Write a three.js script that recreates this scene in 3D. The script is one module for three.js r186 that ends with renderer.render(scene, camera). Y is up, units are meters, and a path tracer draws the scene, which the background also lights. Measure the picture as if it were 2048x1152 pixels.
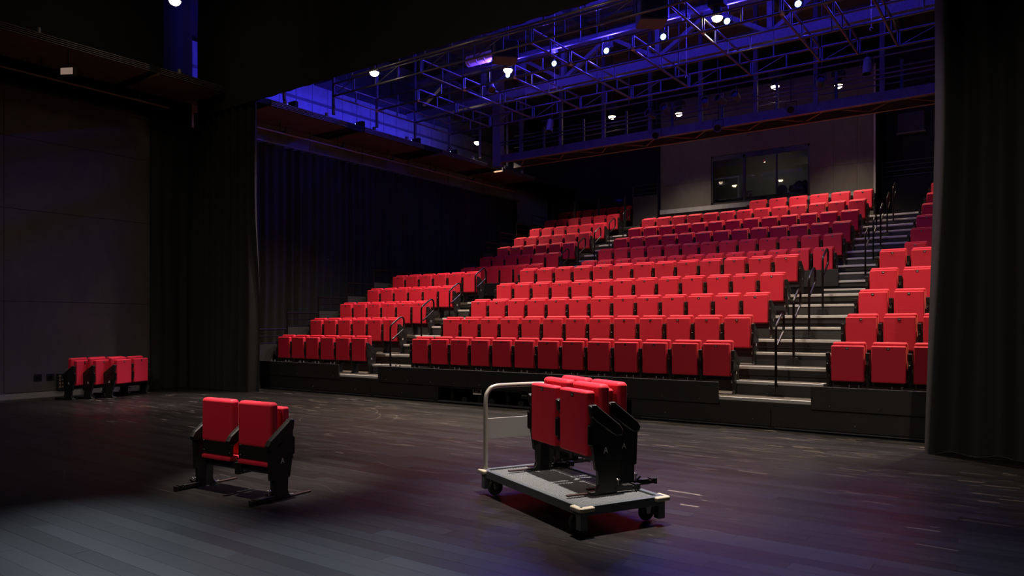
import * as THREE from 'three';
import { RoundedBoxGeometry } from 'three/addons/geometries/RoundedBoxGeometry.js';
import { mergeGeometries } from 'three/addons/utils/BufferGeometryUtils.js';
import { FontLoader } from 'three/addons/loaders/FontLoader.js';
import { TextGeometry } from 'three/addons/geometries/TextGeometry.js';
import { ImprovedNoise } from 'three/addons/math/ImprovedNoise.js';

/* ---------- camera, renderer, exposure, light levels ---------- */
const W = 2048, H = 1152, FOCAL = 1470.8;
const scene = new THREE.Scene();
scene.background = new THREE.Color(0x000000);
const camera = new THREE.PerspectiveCamera(THREE.MathUtils.radToDeg(2 * Math.atan(H / 2 / FOCAL)), W / H, 0.05, 120);
camera.position.set(0, 1.54, 0);
camera.rotation.y = 0.6234;                       // looking left of the stand's axis
camera.setViewOffset(W, H, 0, -73.1, W, H);       // rising lens: upright verticals
const renderer = new THREE.WebGLRenderer({ antialias: true });
renderer.toneMapping = THREE.LinearToneMapping;
renderer.toneMappingExposure = 1.0;
renderer.shadowMap.enabled = true;
const LEVEL = {
  house: 98, houseBack: 84, stage: 60, blue: 2, blueUp: 165, blueOut: 15, wallBlue: 30, cool: 900, booth: 0.45,
};
const WARM = new THREE.Color(1, 0.80, 0.58), STAGEC = new THREE.Color(1, 0.86, 0.74), COOL = new THREE.Color(0.75, 0.86, 1), BLUE = new THREE.Color(0.05, 0.03, 1);

/* ---------- helpers ---------- */
let rs = 12345;
const rnd = () => { rs = (rs * 1664525 + 1013904223) >>> 0; return rs / 4294967296; };
const rr = (a, b) => a + (b - a) * rnd();
const V = (x, y, d) => new THREE.Vector3(x, y, -d);      // d = distance into the hall, away from the stage
const used = new Map();
function numbered(n) { const k = used.get(n) ?? 0; used.set(n, k + 1); return k ? `${n}_${String(k).padStart(3, '0')}` : n; }
const shade = (o) => { o.traverse((m) => { if (m.isMesh) { m.castShadow = true; m.receiveShadow = true; } }); return o; };
function tag(o, label, category, group, kind) {
  if (label) o.userData.label = label;
  if (category) o.userData.category = category;
  if (group) o.userData.group = group;
  if (kind) o.userData.kind = kind;
  return o;
}
function metricUV(g) {                                    // uv in metres, by the way each face points
  const p = g.attributes.position, n = g.attributes.normal, uv = new Float32Array(p.count * 2);
  for (let i = 0; i < p.count; i += 3) {
    let ax = 0, ay = 0, az = 0;
    for (let k = 0; k < 3; k++) { ax += Math.abs(n.getX(i + k)); ay += Math.abs(n.getY(i + k)); az += Math.abs(n.getZ(i + k)); }
    for (let k = 0; k < 3; k++) {
      const x = p.getX(i + k), y = p.getY(i + k), z = p.getZ(i + k);
      const [u, v] = ay >= ax && ay >= az ? [x, z] : ax >= az ? [z, y] : [x, y];
      uv[(i + k) * 2] = u; uv[(i + k) * 2 + 1] = v;
    }
  }
  g.setAttribute('uv', new THREE.BufferAttribute(uv, 2));
  return g;
}
function clean(g) {
  const h = g.index ? g.toNonIndexed() : g;
  for (const k of Object.keys(h.attributes)) if (!['position', 'normal', 'uv'].includes(k)) h.deleteAttribute(k);
  h.clearGroups();
  return h;
}
const join = (list) => metricUV(list.length === 1 ? clean(list[0]) : mergeGeometries(list.map(clean)));
const box = (w, h, d, x = 0, y = 0, z = 0) => new THREE.BoxGeometry(w, h, d).translate(x, y, z);
const rbox = (w, h, d, r, x = 0, y = 0, z = 0, s = 2) => new RoundedBoxGeometry(w, h, d, s, r).translate(x, y, z);
function bar(a, b, r, seg = 8, r2 = r) {                  // round bar from a to b
  const d = b.clone().sub(a), g = new THREE.CylinderGeometry(r2, r, d.length(), seg);
  g.applyQuaternion(new THREE.Quaternion().setFromUnitVectors(new THREE.Vector3(0, 1, 0), d.clone().normalize()));
  return g.translate((a.x + b.x) / 2, (a.y + b.y) / 2, (a.z + b.z) / 2);
}
function beamBox(a, b, w, h) {                            // square bar from a to b
  const d = b.clone().sub(a), g = new THREE.BoxGeometry(w, h, d.length());
  const m = new THREE.Matrix4().lookAt(a, b, Math.abs(d.x) + Math.abs(d.z) < 1e-6 ? new THREE.Vector3(1, 0, 0) : new THREE.Vector3(0, 1, 0));
  g.applyMatrix4(m);
  return g.translate((a.x + b.x) / 2, (a.y + b.y) / 2, (a.z + b.z) / 2);
}
function tube(points, r, seg = 40, rad = 8, tension = 0.1) {
  return new THREE.TubeGeometry(new THREE.CatmullRomCurve3(points, false, 'catmullrom', tension), seg, r, rad, false);
}
function sideProfile(pts, thick, x, bevel = 0.004) {      // outline in (z, y), thickness along x
  const s = new THREE.Shape(pts.map(([z, y]) => new THREE.Vector2(-z, y)));
  const g = new THREE.ExtrudeGeometry(s, { depth: thick - 2 * bevel, bevelEnabled: true, bevelThickness: bevel, bevelSize: bevel, bevelSegments: 1, curveSegments: 4 });
  g.translate(0, 0, -(thick - 2 * bevel) / 2).rotateY(Math.PI / 2);
  return g.translate(x, 0, 0);
}
function mesh(name, geo, mat, parent) {
  const m = new THREE.Mesh(Array.isArray(geo) ? join(geo) : geo, mat);
  m.name = parent && parent !== scene ? name : numbered(name);
  (parent ?? scene).add(m);
  return m;
}
function thing(name, label, category, pos = V(0, 0, 0), turn = 0, group) {
  const o = new THREE.Group(); o.name = numbered(name); scene.add(o);
  o.position.copy(pos); o.rotation.y = turn;
  return tag(o, label, category, group);
}
const struct = (name, geo, mat) => tag(mesh(name, geo, mat), null, null, null, 'structure');
const ORD = ['zeroth', 'first', 'second', 'third', 'fourth', 'fifth', 'sixth', 'seventh', 'eighth', 'ninth', 'tenth', 'eleventh', 'twelfth', 'thirteenth', 'fourteenth', 'fifteenth', 'sixteenth', 'seventeenth', 'eighteenth'];

/* ---------- textures ---------- */
function canvas(w, h, draw) {
  const c = document.createElement('canvas'); c.width = w; c.height = h; draw(c.getContext('2d'), w, h);
  const t = new THREE.CanvasTexture(c); t.wrapS = t.wrapT = THREE.RepeatWrapping; t.magFilter = THREE.LinearFilter; return t;
}
const srgb = (t) => { t.colorSpace = THREE.SRGBColorSpace; return t; };
const noise = new ImprovedNoise();
function grainTex(size, scale, lo, hi, stretch = 1, tint = [1, 1, 1]) {
  return srgb(canvas(size, size, (c) => {
    const im = c.createImageData(size, size);
    for (let y = 0; y < size; y++) for (let x = 0; x < size; x++) {
      const u = x / size, v = y / size, f = (k) => noise.noise(Math.cos(u * 6.2832) * k, Math.sin(u * 6.2832) * k + 7.3 * v * stretch, v < 0.5 ? v * k : (1 - v) * k);
      let n = 0.5 + 0.35 * f(scale) + 0.2 * f(scale * 2.7) + 0.2 * (rnd() - 0.5);
      n = Math.max(0, Math.min(1, n));
      const i = (y * size + x) * 4, a = lo + (hi - lo) * n;
      im.data[i] = a * tint[0]; im.data[i + 1] = a * tint[1]; im.data[i + 2] = a * tint[2]; im.data[i + 3] = 255;
    }
    c.putImageData(im, 0, 0);
  }));
}
const fabricMap = srgb(canvas(512, 512, (c, w, h) => {
  c.fillStyle = '#ffffff'; c.fillRect(0, 0, w, h);
  for (let i = 0; i < 26000; i++) { const v = 200 + rnd() * 55 | 0; c.fillStyle = `rgba(${v},${v},${v},0.35)`; c.fillRect(rnd() * w, rnd() * h, 2 + rnd() * 5, 1); }
}));
fabricMap.repeat.set(3, 3);
const fabricBump = canvas(256, 256, (c, w, h) => {
  c.fillStyle = '#808080'; c.fillRect(0, 0, w, h);
  for (let i = 0; i < 90; i++) { const y = rnd() * h, v = rnd() > 0.5 ? 255 : 0; c.strokeStyle = `rgba(${v},${v},${v},0.10)`; c.lineWidth = 1 + rnd() * 4; c.beginPath(); const x = rnd() * w; c.moveTo(x, y); c.quadraticCurveTo(x + 60, y + rr(-6, 6), x + 130, y + rr(-4, 4)); c.stroke(); }
});
fabricBump.repeat.set(2, 2);
const FX0 = -17.6, FD0 = 1.0, FW = 20.48, FH = 10.24;      // the stage floor's scuffs, one drawing for the whole floor
const SEG = 5.12, SEGW = 7.6;                             // drawn in four overlapping lengths, so that fine scuffs stay fine
const scuffs = [];
{
  const wear = (x, d) => Math.max(0, 0.02 + 0.14 * Math.min(1, d / 5) + 0.95 * Math.exp(-Math.pow((d - 8.6) / 2.3, 2)) * (0.5 + 0.5 * Math.exp(-Math.pow((x + 7.5) / 5, 2))) + 0.55 * noise.noise(x * 0.6, d * 0.8, 3.1));
  for (let i = 0; i < 30000; i++) { const v = rr(6, 44) | 0, x = rr(FX0, FX0 + FW), d = rr(FD0, FD0 + FH); scuffs.push([x, d, x + rr(0.1, 0.9), d + rr(-0.006, 0.006), 0, 0, v, 0.28, rr(1, 2.2)]); }
  for (let i = 0; i < 46000; i++) {                         // pale scuffs lying along the boards
    const x = rr(FX0, FX0 + FW), d = rr(FD0, FD0 + FH); if (rnd() > wear(x, d)) continue;
    const L = rr(0.01, 0.11) * (rnd() < 0.12 ? 3 : 1); scuffs.push([x, d, x + L, d + L * rr(-0.16, 0.16), 0, 0, rr(90, 190) | 0, (Math.pow(rnd(), 2.2) * 0.7 + 0.06) * (d < 6 ? 0.75 : 1), rr(0.5, 1.4)]);
  }
  for (let i = 0; i < 5200; i++) {                          // broader rubbed patches before the stand
    const x = rr(-16, 1), d = rr(5.6, 11), L = rr(0.05, 0.35); if (rnd() > wear(x, d) * 0.8 || noise.noise(x * 1.3, d * 1.6, 9.4) < -0.05) continue;
    scuffs.push([x, d, x + L, d + L * rr(-0.1, 0.1), 0, 0, rr(95, 190) | 0, Math.pow(rnd(), 1.5) * 0.6 + 0.05, rr(2, 8)]);
  }
  for (let d = FD0; d < FD0 + FH; d += 0.14) for (let x = FX0; x < FX0 + FW; x += rr(0.2, 1.6)) if (rnd() < 0.5) scuffs.push([x, d, x + rr(0.1, 0.9), d, 0, 0, 125, rr(0.12, 0.5), rr(0.6, 1.1)]);   // dust in the joints
  for (let i = 0; i < 420; i++) { const x = rr(-13, 1), d = rr(2, 10.6), L = rr(0.1, 0.8), t = rr(-0.6, 0.6); scuffs.push([x, d, x + L, d + L * t, L * 0.5, L * 0.3 * t + rr(-0.04, 0.04), 150, rr(0.1, 0.4), rr(0.5, 1.1)]); }
  for (const [x, d, r, a0, a1] of [[-7.6, 5.6, 0.9, 1.2, 4.2], [-7.2, 5.55, 0.8, 1.4, 4.0], [-6.8, 5.5, 0.7, 1.5, 4.3], [-6.5, 5.4, 0.7, 1.3, 3.9], [-10.0, 7.9, 1.3, -0.9, 1.5], [-9.8, 7.8, 1.5, -0.8, 1.2], [-10.3, 8.4, 1.1, -1.2, 1.4], [-9.0, 8.6, 1.2, 1.8, 4.2], [-5.5, 6.9, 1.2, 4.2, 5.4], [-4.9, 9.6, 1.5, 3.6, 5.0]])
    for (let k = 0; k < 14; k++) { const p = a0 + (a1 - a0) * k / 14, q = a0 + (a1 - a0) * (k + 1) / 14; scuffs.push([x + r * Math.cos(p), d + r * Math.sin(p), x + r * Math.cos(q), d + r * Math.sin(q), 0, 0, 150, 0.42, 4.5]); }
}
const floorMaps = [0, 1, 2, 3].map((k) => {
  const x0 = FX0 + k * SEG - (SEGW - SEG) / 2;
  const t = srgb(canvas(2048, 2048, (c, w, h) => {
    c.fillStyle = 'rgb(17,14,15)'; c.fillRect(0, 0, w, h);
    const X = (x) => (x - x0) / SEGW * w, Y = (d) => (d - FD0) / FH * h;
    for (const [xa, da, xb, db, mx, md, v, a, lw] of scuffs) { if (xb < x0 - 0.2 || xa > x0 + SEGW + 0.2) continue; c.strokeStyle = `rgba(${v},${v * 0.94 | 0},${v * 0.89 | 0},${a})`; c.lineWidth = lw; c.beginPath(); c.moveTo(X(xa), Y(da)); if (mx) c.quadraticCurveTo(X(xa + mx), Y(da + md), X(xb), Y(db)); else c.lineTo(X(xb), Y(db)); c.stroke(); }
  }));
  t.wrapS = t.wrapT = THREE.ClampToEdgeWrapping; t.flipY = false; return t;
});
const wallMap = grainTex(256, 2.2, 205, 255, 1);
wallMap.repeat.set(0.35, 0.35);
const woodMap = srgb(canvas(256, 256, (c, w, h) => { c.fillStyle = '#fff'; c.fillRect(0, 0, w, h); for (let i = 0; i < 500; i++) { const v = rr(150, 255) | 0; c.fillStyle = `rgba(${v},${v},${v},0.35)`; c.fillRect(rnd() * w, rnd() * h, rr(20, 140), 1); } }));
const carpetMap = srgb(canvas(256, 256, (c, w, h) => { for (let y = 0; y < h; y += 2) for (let x = 0; x < w; x += 2) { const v = rr(150, 255) | 0; c.fillStyle = `rgb(${v},${v},${v})`; c.fillRect(x, y, 2, 2); } }));
carpetMap.repeat.set(2, 2);
const steelMap = grainTex(256, 3, 190, 255, 1);
const rustMap = srgb(canvas(512, 512, (c, w, h) => {      // worn brown patches on the trolley deck
  c.fillStyle = '#d9dde0'; c.fillRect(0, 0, w, h);
  for (let i = 0; i < 900; i++) { const x = rnd() * w, y = rnd() * h; if (noise.noise(x / 110, y / 110, 1.7) < 0.02) continue; c.fillStyle = `rgba(${rr(95, 135) | 0},${rr(75, 100) | 0},${rr(55, 75) | 0},0.28)`; c.beginPath(); c.ellipse(x, y, rr(4, 26), rr(3, 12), rr(0, 3), 0, 6.3); c.fill(); }
}));
rustMap.repeat.set(0.8, 0.8);
const CELLS = 8, badgeMap = srgb(canvas(512, 512, (c, w, h) => {   // seat numbers 0 to 63
  c.fillStyle = '#0c0c0c'; c.fillRect(0, 0, w, h); c.fillStyle = '#e8e4dc'; c.font = 'bold 40px sans-serif'; c.textAlign = 'center'; c.textBaseline = 'middle';
  for (let i = 0; i < 64; i++) c.fillText(String(i), (i % 8) * 64 + 32, (i / 8 | 0) * 64 + 34);
}));

/* ---------- materials ---------- */
const std = (color, roughness, metalness = 0, more = {}) => new THREE.MeshStandardMaterial({ color: new THREE.Color().setRGB(...color), roughness, metalness, ...more });
const M = {
  red: new THREE.MeshPhysicalMaterial({ color: new THREE.Color().setRGB(0.60, 0.0055, 0.032), roughness: 0.7, map: fabricMap, bumpMap: fabricBump, bumpScale: 0.0025, sheen: 0.6, sheenColor: new THREE.Color().setRGB(1, 0.5, 0.25), sheenRoughness: 0.6, specularIntensity: 1 }),
  black: std([0.010, 0.010, 0.010], 0.42),
  blackGloss: std([0.008, 0.008, 0.008], 0.22),
  blackMatt: std([0.008, 0.008, 0.008], 0.8),
  tube: std([0.03, 0.03, 0.032], 0.28, 0.9),
  platform: std([0.014, 0.014, 0.014], 0.55, 0, { map: steelMap }),
  riser: std([0.030, 0.030, 0.032], 0.6, 0, { map: wallMap }),
  carpet: std([0.10, 0.085, 0.072], 0.95, 0, { map: carpetMap }),
  nosing: std([0.48, 0.475, 0.47], 0.45),
  pipe: std([0.11, 0.11, 0.12], 0.32, 0.6),
  steel: std([0.20, 0.20, 0.23], 0.45, 0.15, { map: steelMap }),
  steelDark: std([0.10, 0.10, 0.12], 0.5, 0.1, { map: steelMap }),
  wall: std([0.075, 0.068, 0.062], 0.75, 0, { map: wallMap }),
  wallDark: std([0.012, 0.011, 0.012], 0.8, 0, { map: wallMap }),
  wallWhite: std([0.24, 0.24, 0.27], 0.7, 0, { map: wallMap }),
  ledge: std([0.22, 0.21, 0.23], 0.6),
  soffit: std([0.14, 0.085, 0.06], 0.6, 0, { map: woodMap }),
  booth: std([0.10, 0.10, 0.085], 0.8, 0, { map: wallMap }),
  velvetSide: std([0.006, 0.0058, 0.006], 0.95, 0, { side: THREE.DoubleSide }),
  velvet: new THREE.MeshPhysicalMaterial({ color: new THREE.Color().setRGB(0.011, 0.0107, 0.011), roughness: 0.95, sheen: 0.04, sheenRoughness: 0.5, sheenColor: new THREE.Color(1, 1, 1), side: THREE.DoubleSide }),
  frameBlue: std([0.09, 0.105, 0.12], 0.42, 0.25),
  grille: std([0.26, 0.27, 0.28], 0.4, 0.3, { map: rustMap }),
  deckSheet: std([0.035, 0.03, 0.027], 0.55, 0.3, { map: rustMap }),
  handle: std([0.34, 0.32, 0.29], 0.32, 0.35),
  plate: std([0.34, 0.33, 0.33], 0.42, 0.25),
  cream: std([0.36, 0.32, 0.25], 0.6),
  rubber: std([0.014, 0.014, 0.014], 0.7),
  zinc: std([0.5, 0.5, 0.5], 0.3, 0.9),
  white: std([0.62, 0.60, 0.57], 0.5),
  letter: std([0.75, 0.74, 0.72], 0.5),
  badge: std([1, 1, 1], 0.4, 0, { map: badgeMap }),
  footBar: std([0.05, 0.03, 0.028], 0.4, 0.4),
  deckBrown: std([0.18, 0.12, 0.10], 0.5, 0.1),
  glass: new THREE.MeshPhysicalMaterial({ color: 0xffffff, roughness: 0.02, transmission: 1, thickness: 0, ior: 1.5 }),
  glassTint: new THREE.MeshPhysicalMaterial({ color: new THREE.Color().setRGB(0.85, 0.82, 0.8), roughness: 0.03, transmission: 1, thickness: 0, ior: 1.5 }),
  lampWarm: std([1, 0.9, 0.75], 0.4, 0, { emissive: new THREE.Color(1, 0.78, 0.5), emissiveIntensity: 30 }),
  lampBlue: std([0.3, 0.5, 1], 0.4, 0, { emissive: new THREE.Color(0.18, 0.42, 1), emissiveIntensity: 25 }),
  lampCool: std([0.9, 0.95, 1], 0.4, 0, { emissive: new THREE.Color(0.8, 0.9, 1), emissiveIntensity: 6 }),
  amber: std([0.65, 0.42, 0.28], 0.5),
  speaker: std([0.09, 0.085, 0.085], 0.6),
};
const floorMats = floorMaps.map((map) => [0.35, 0.40, 0.37, 0.42, 0.38].map((r, i) => std([0.86 + 0.06 * (i % 3), 0.85 + 0.06 * (i % 3), 0.85 + 0.06 * (i % 3)], r, 0, { map })));
const font = await new FontLoader().loadAsync('fonts/droid/droid_sans_regular.typeface.json');
function text(s, size, depth = 0.002) { const g = new TextGeometry(s, { font, size, depth, curveSegments: 4 }); g.computeBoundingBox(); const b = g.boundingBox; return g.translate(-(b.min.x + b.max.x) / 2, -(b.min.y + b.max.y) / 2, 0); }

/* ---------- lights ---------- */
function spot(parent, local, aim, color, candela, angle, penumbra, radius = 3) {
  const l = new THREE.SpotLight(color, candela, 0, angle, penumbra, 2);
  l.name = 'light'; l.position.copy(local); l.castShadow = true; l.shadow.radius = radius; l.shadow.mapSize.set(1024, 1024);
  l.target.position.copy(aim); parent.add(l); l.target.updateMatrixWorld(true);
  return l;
}
function point(parent, local, color, candela, radius = 2) {
  const l = new THREE.PointLight(color, candela, 0, 2); l.name = 'light'; l.position.copy(local); l.castShadow = true; l.shadow.radius = radius; parent.add(l); return l;
}
const canGeo = join([new THREE.CylinderGeometry(0.085, 0.115, 0.2, 20, 1, true).translate(0, 0.10, 0), new THREE.CylinderGeometry(0.085, 0.085, 0.02, 20).translate(0, 0.205, 0)]);
const lensGeo = join([new THREE.SphereGeometry(0.112, 20, 10, 0, 6.2832, 1.5708, 1.5708).scale(1, 0.9, 1).translate(0, 0.012, 0)]);
function downlight(label, pos, candela, opt = {}) {
  const t = thing(opt.name ?? 'house_downlight', label, 'ceiling light', pos, 0, opt.group);
  mesh('lamp_housing', canGeo, M.blackMatt, t);
  mesh('lens', lensGeo, opt.lens ?? M.lampWarm, t);
  mesh('ballast_box', [rbox(0.34, 0.16, 0.24, 0.015, 0, 0.31, 0)], M.blackMatt, t);
  mesh('hanger', [bar(new THREE.Vector3(0, 0.38, 0), new THREE.Vector3(0, opt.hang ?? 0.6, 0), 0.012, 6)], M.blackMatt, t);
  const aim = opt.aim ?? pos.clone().add(new THREE.Vector3(0, -5, 0));
  spot(t, new THREE.Vector3(0, -0.11, 0), aim, opt.color ?? WARM, candela, opt.angle ?? 0.86, opt.penumbra ?? 1, 4);
  return t;
}
for (const [label, pos, I, o] of [
  ['warm house downlight glowing at the front corner truss beside the black border', V(-13.06, 7.62, 12.47), 0.7, {}],
  ['warm house downlight below the left hanging loudspeaker box', V(-10.84, 7.92, 14.9), 1.25, { angle: 1.0, penumbra: 0.7 }],
  ['warm house downlight at the top right beside a blue spot', V(-5.46, 7.92, 14.9), 1.25, { angle: 1.0, penumbra: 0.7 }],
  ['warm house downlight in front of the catwalk, left of the two hooded ones', V(-11.42, 8.36, 21.5), 0.7, {}],
  ['warm house downlight in front of the catwalk, right of the two hooded ones', V(-6.18, 8.36, 21.5), 0.7, {}],
]) downlight(label, pos, LEVEL.house * I, { hang: 10.84 - pos.y, ...o });
for (const [label, pos, I] of [
  ['warm star-like lamp over the gallery end beside the left catwalk column', V(-16.1, 7.95, 20.3), 0.9],
  ['warm star-like lamp behind the catwalk over the booth window', V(-9.52, 8.37, 22.5), 1.0],
  ['warm star-like lamp behind the catwalk over the right aisle', V(-4.69, 8.37, 22.5), 1.0],
  ['house lamp behind the catwalk hidden by the right curtain', V(-0.4, 8.37, 22.5), 1.0],
]) downlight(label, pos, LEVEL.houseBack * I, { hang: 10.84 - pos.y, ...(pos.x < -15 ? { angle: 1.2, penumbra: 0.6 } : {}) });
for (const [label, x, d, I] of [   // the same row of house lights goes on behind the border, above the front rows
  ['house downlight hidden behind the black border over the left front rows', -12.7, 11.5, 0.85],
  ['house downlight hidden behind the black border over the left aisle', -10.4, 11.5, 1.0],
  ['house downlight hidden behind the black border over the centre front rows', -7.0, 11.5, 1.0],
  ['house downlight hidden behind the black border over the right aisle', -3.6, 11.5, 1.0],
  ['house downlight hidden behind the black border over the right front rows', -0.6, 11.5, 1.0],
  ['house downlight hidden behind the right curtain over the right rows', -0.2, 14.9, 1.0],
]) downlight(label, V(x, d < 13 ? 7.5 : 7.92, d), LEVEL.house * I, { hang: d < 13 ? 3.34 : 2.92, angle: 0.95, penumbra: 0.9 });
for (const [label, x, y, d, I, cool, a, aim] of [   // working lights of the stage
  ['warm stage work light on the far left batten', -14.035, 8.0, 7.99, 0.35, 0, 0.5],
  ['stage work light above the seat trolley', -3.2, 9.2, 5.6, 14, 0, 0.2],
  ['stage work light above the loose seat pair', -6.2, 9.2, 4.6, 14, 0, 0.14],
  ['stage work light above the seats nested by the wall', -14.6, 8.6, 7.6, 3.2, 0, 0.28],
  ['stage work light behind the photographer, centre', -4.5, 8.0, -1.8, 1.75, 0, 0.62, V(-7.5, 0.6, 11)],
  ['stage work light behind the photographer, left', -6.0, 8.2, -0.4, 1.6, 0, 0.6, V(-13.0, 0, 6.2)],
  ['stage work light behind the photographer, right', 3.0, 8.0, -1.5, 2.2, 0, 0.34, V(0.8, 1.0, 10.2)],
  ['cool stage work light on the left batten above the picture', -13.8, 9.3, 6.3, 0.22, 1, 0.125, V(-5.1, 0, 2.2)],
  ['cool stage work light before the border top, left of centre', -8.2, 9.3, 7.9, 0.34, 1, 0.13, V(-3.5, 0, 3.0)],
  ['cool stage work light before the border top, right', -1.6, 9.3, 9.0, 0.16, 1, 0.22, V(-0.9, 0, 4.6)],
]) downlight(label, V(x, y, d), (cool ? LEVEL.cool : LEVEL.stage) * I, { name: 'stage_work_light', hang: 10.84 - y, color: cool ? COOL : STAGEC, lens: cool ? M.lampCool : M.lampWarm, angle: a, penumbra: 1, aim });

const parGeo = join([new THREE.CylinderGeometry(0.075, 0.06, 0.2, 16, 1).rotateX(Math.PI / 2).translate(0, 0, -0.1)]);
const parLens = join([new THREE.SphereGeometry(0.07, 14, 10).scale(1, 1, 0.5).translate(0, 0, 0.01)]);
const parYoke = join([tube([new THREE.Vector3(-0.09, 0, -0.08), new THREE.Vector3(-0.09, 0.15, -0.08), new THREE.Vector3(0.09, 0.15, -0.08), new THREE.Vector3(0.09, 0, -0.08)], 0.008, 16, 6), bar(new THREE.Vector3(0, 0.14, -0.08), new THREE.Vector3(0, 0.42, -0.08), 0.01, 6)]);
function bluePar(label, pos, candela) {
  const t = thing('blue_par_light', label, 'stage light', pos, 0, 'blue spots under the roof truss');
  mesh('lamp_housing', parGeo, M.blackMatt, t); mesh('lens', parLens, M.lampBlue, t); mesh('yoke', parYoke, M.blackMatt, t);
  point(t, new THREE.Vector3(0, 0, 0.09), BLUE, candela, 2);
  spot(t, new THREE.Vector3(0, 0.05, 0.12), pos.clone().add(new THREE.Vector3(0, 1.6, 1)), BLUE, LEVEL.blueUp, 1.4, 0.6, 3);
  spot(t, new THREE.Vector3(0, 0, 0.13), pos.clone().add(new THREE.Vector3(-0.35, 0.12, 1)), BLUE, LEVEL.blueOut, 1.4, 0.5, 3);
}
[-12.22, -10.67, -9.08, -7.51, -5.92, -4.33, -2.75].forEach((x, i) => bluePar(i < 6 ? `bright blue spot under the roof, ${ORD[i + 1]} of six from the left` : 'blue spot under the roof hidden above the picture edge at right', V(x, 8.59, 16.8), LEVEL.blue));
{ const o = mesh('lamp_bar', [bar(V(-13, 9.02, 16.88), V(-2, 9.02, 16.88), 0.024, 8)], M.pipe); tag(o, 'pipe carrying the row of blue spots under the roof', 'pipe'); for (let k = 0; k < 5; k++) mesh('hanger', [bar(V(-12.4 + k * 2.5, 9.02, 16.88), V(-12.4 + k * 2.5, 10.86, 16.88), 0.012, 6)], M.pipe, o); }
function blueFlood(label, pos, aim, candela) {
  const t = thing('blue_flood_light', label, 'stage light', pos, 0, 'blue floods on the gallery');
  mesh('lamp_housing', [rbox(0.3, 0.2, 0.12, 0.02, 0, 0.1, 0)], M.blackMatt, t);
  mesh('lens', [rbox(0.012, 0.14, 0.09, 0.004, -0.155, 0.1, 0)], M.lampBlue, t);
  mesh('foot', [box(0.16, 0.012, 0.12, 0, 0.006, 0)], M.blackMatt, t);
  spot(t, new THREE.Vector3(-0.19, 0.12, 0), aim, new THREE.Color(0.05, 0.035, 1), candela, 1.1, 1, 4);
}
blueFlood('blue flood light hidden on the gallery, nearest the stage', V(-16.3, 7.32, 12.6), V(-18.6, 8.7, 12.8), LEVEL.wallBlue);
blueFlood('blue flood light hidden on the gallery, middle one', V(-16.3, 7.32, 15.0), V(-18.6, 8.7, 15.0), LEVEL.wallBlue);
blueFlood('blue flood light hidden on the gallery, third from the stage', V(-16.3, 7.32, 17.4), V(-18.6, 8.5, 17.4), LEVEL.wallBlue);
blueFlood('blue flood light hidden on the gallery, farthest from the stage', V(-16.3, 7.32, 19.3), V(-18.6, 8.2, 19.4), LEVEL.wallBlue * 0.8);

/* ---------- the shell ---------- */
const N = (i) => i <= 5 ? 10.98 + 0.9876 * (i - 1) : 18.02 + 0.9876 * (i - 6);   // front edge of tier i
const F = (i) => 0.44 + 0.42 * (i - 1);                                           // its floor
const floor = struct('floor', [box(24, 0.3, 33, -8.2, -0.174, -12)], M.blackMatt);
{ // floorboards along the stand: the near ones one by one, the far ones as one layer
  const proj = (x, d) => { const c = Math.cos(0.6234), s = Math.sin(0.6234), a = x * c + d * s, w = -x * s + d * c; return [1024 + FOCAL * a / w, 649 + FOCAL * 1.54 / w, w]; };
  const BW = 0.14, list = [], far = [];
  let row = 0;
  for (let d = 1.0; d < 11.2; d += BW, row++) {
    let x = -17.6 - (row * 0.93) % 2.3;
    while (x < 2.8) {
      const L = 2.3, x0 = Math.max(x, -17.6), x1 = Math.min(x + L, 2.8); x += L; if (x1 - x0 < 0.05) continue;
      let vis = 0; for (let k = 0; k <= 6; k++) { const [px, py, w] = proj(x0 + (x1 - x0) * k / 6, d); if (w > 0.4 && px > -60 && px < 2110 && py < 1240) vis = Math.max(vis, 1 / w); }
      list.push([x0, x1, d, vis, row]);
    }
  }
  const near = new Set(list.filter((b) => b[3] > 0).sort((a, b) => b[3] - a[3]).slice(0, 280));
  for (const b of list) {
    const [x0, x1, d] = b, w = x1 - x0 - 0.0015, g = clean(box(w, 0.022, BW - 0.0018, 0, 0, 0));
    g.rotateX((rnd() - 0.5) * 0.005).rotateZ((rnd() - 0.5) * 0.0005).translate((x0 + x1) / 2, -0.0115, -(d + BW / 2));
    const p = g.attributes.position, uv = g.attributes.uv, q = Math.max(0, Math.min(3, Math.floor(((x0 + x1) / 2 - FX0) / SEG)));
    for (let i = 0; i < p.count; i++) uv.setXY(i, (p.getX(i) - (FX0 + q * SEG - (SEGW - SEG) / 2)) / SEGW, (-p.getZ(i) - FD0) / FH);
    const k = Math.floor(rnd() * 5);
    if (near.has(b)) { const m = new THREE.Mesh(g, floorMats[q][k]); m.name = 'floor_board'; floor.add(m); } else (far[q * 5 + k] ??= []).push(g);
  }
  far.forEach((l, k) => { const m = new THREE.Mesh(mergeGeometries(l), floorMats[k / 5 | 0][k % 5]); m.name = 'far_floor_boards'; m.userData.kind = 'stuff'; floor.add(m); });
}
struct('ceiling', [box(24, 0.3, 33, -8.2, 11.0, -12)], M.steelDark);
struct('wall_front', [box(24, 11, 0.3, -8.2, 5.4, 3.4)], M.wallDark);
struct('wall_right', [box(0.3, 11, 33, 3.6, 5.4, -12)], M.wallDark);
struct('wall_back', [box(24, 11, 0.3, -8.2, 5.4, -27.6)], M.wallDark);
struct('wall_outer', [box(0.3, 11, 33, -19.5, 5.4, -12)], M.wallDark);
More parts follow.
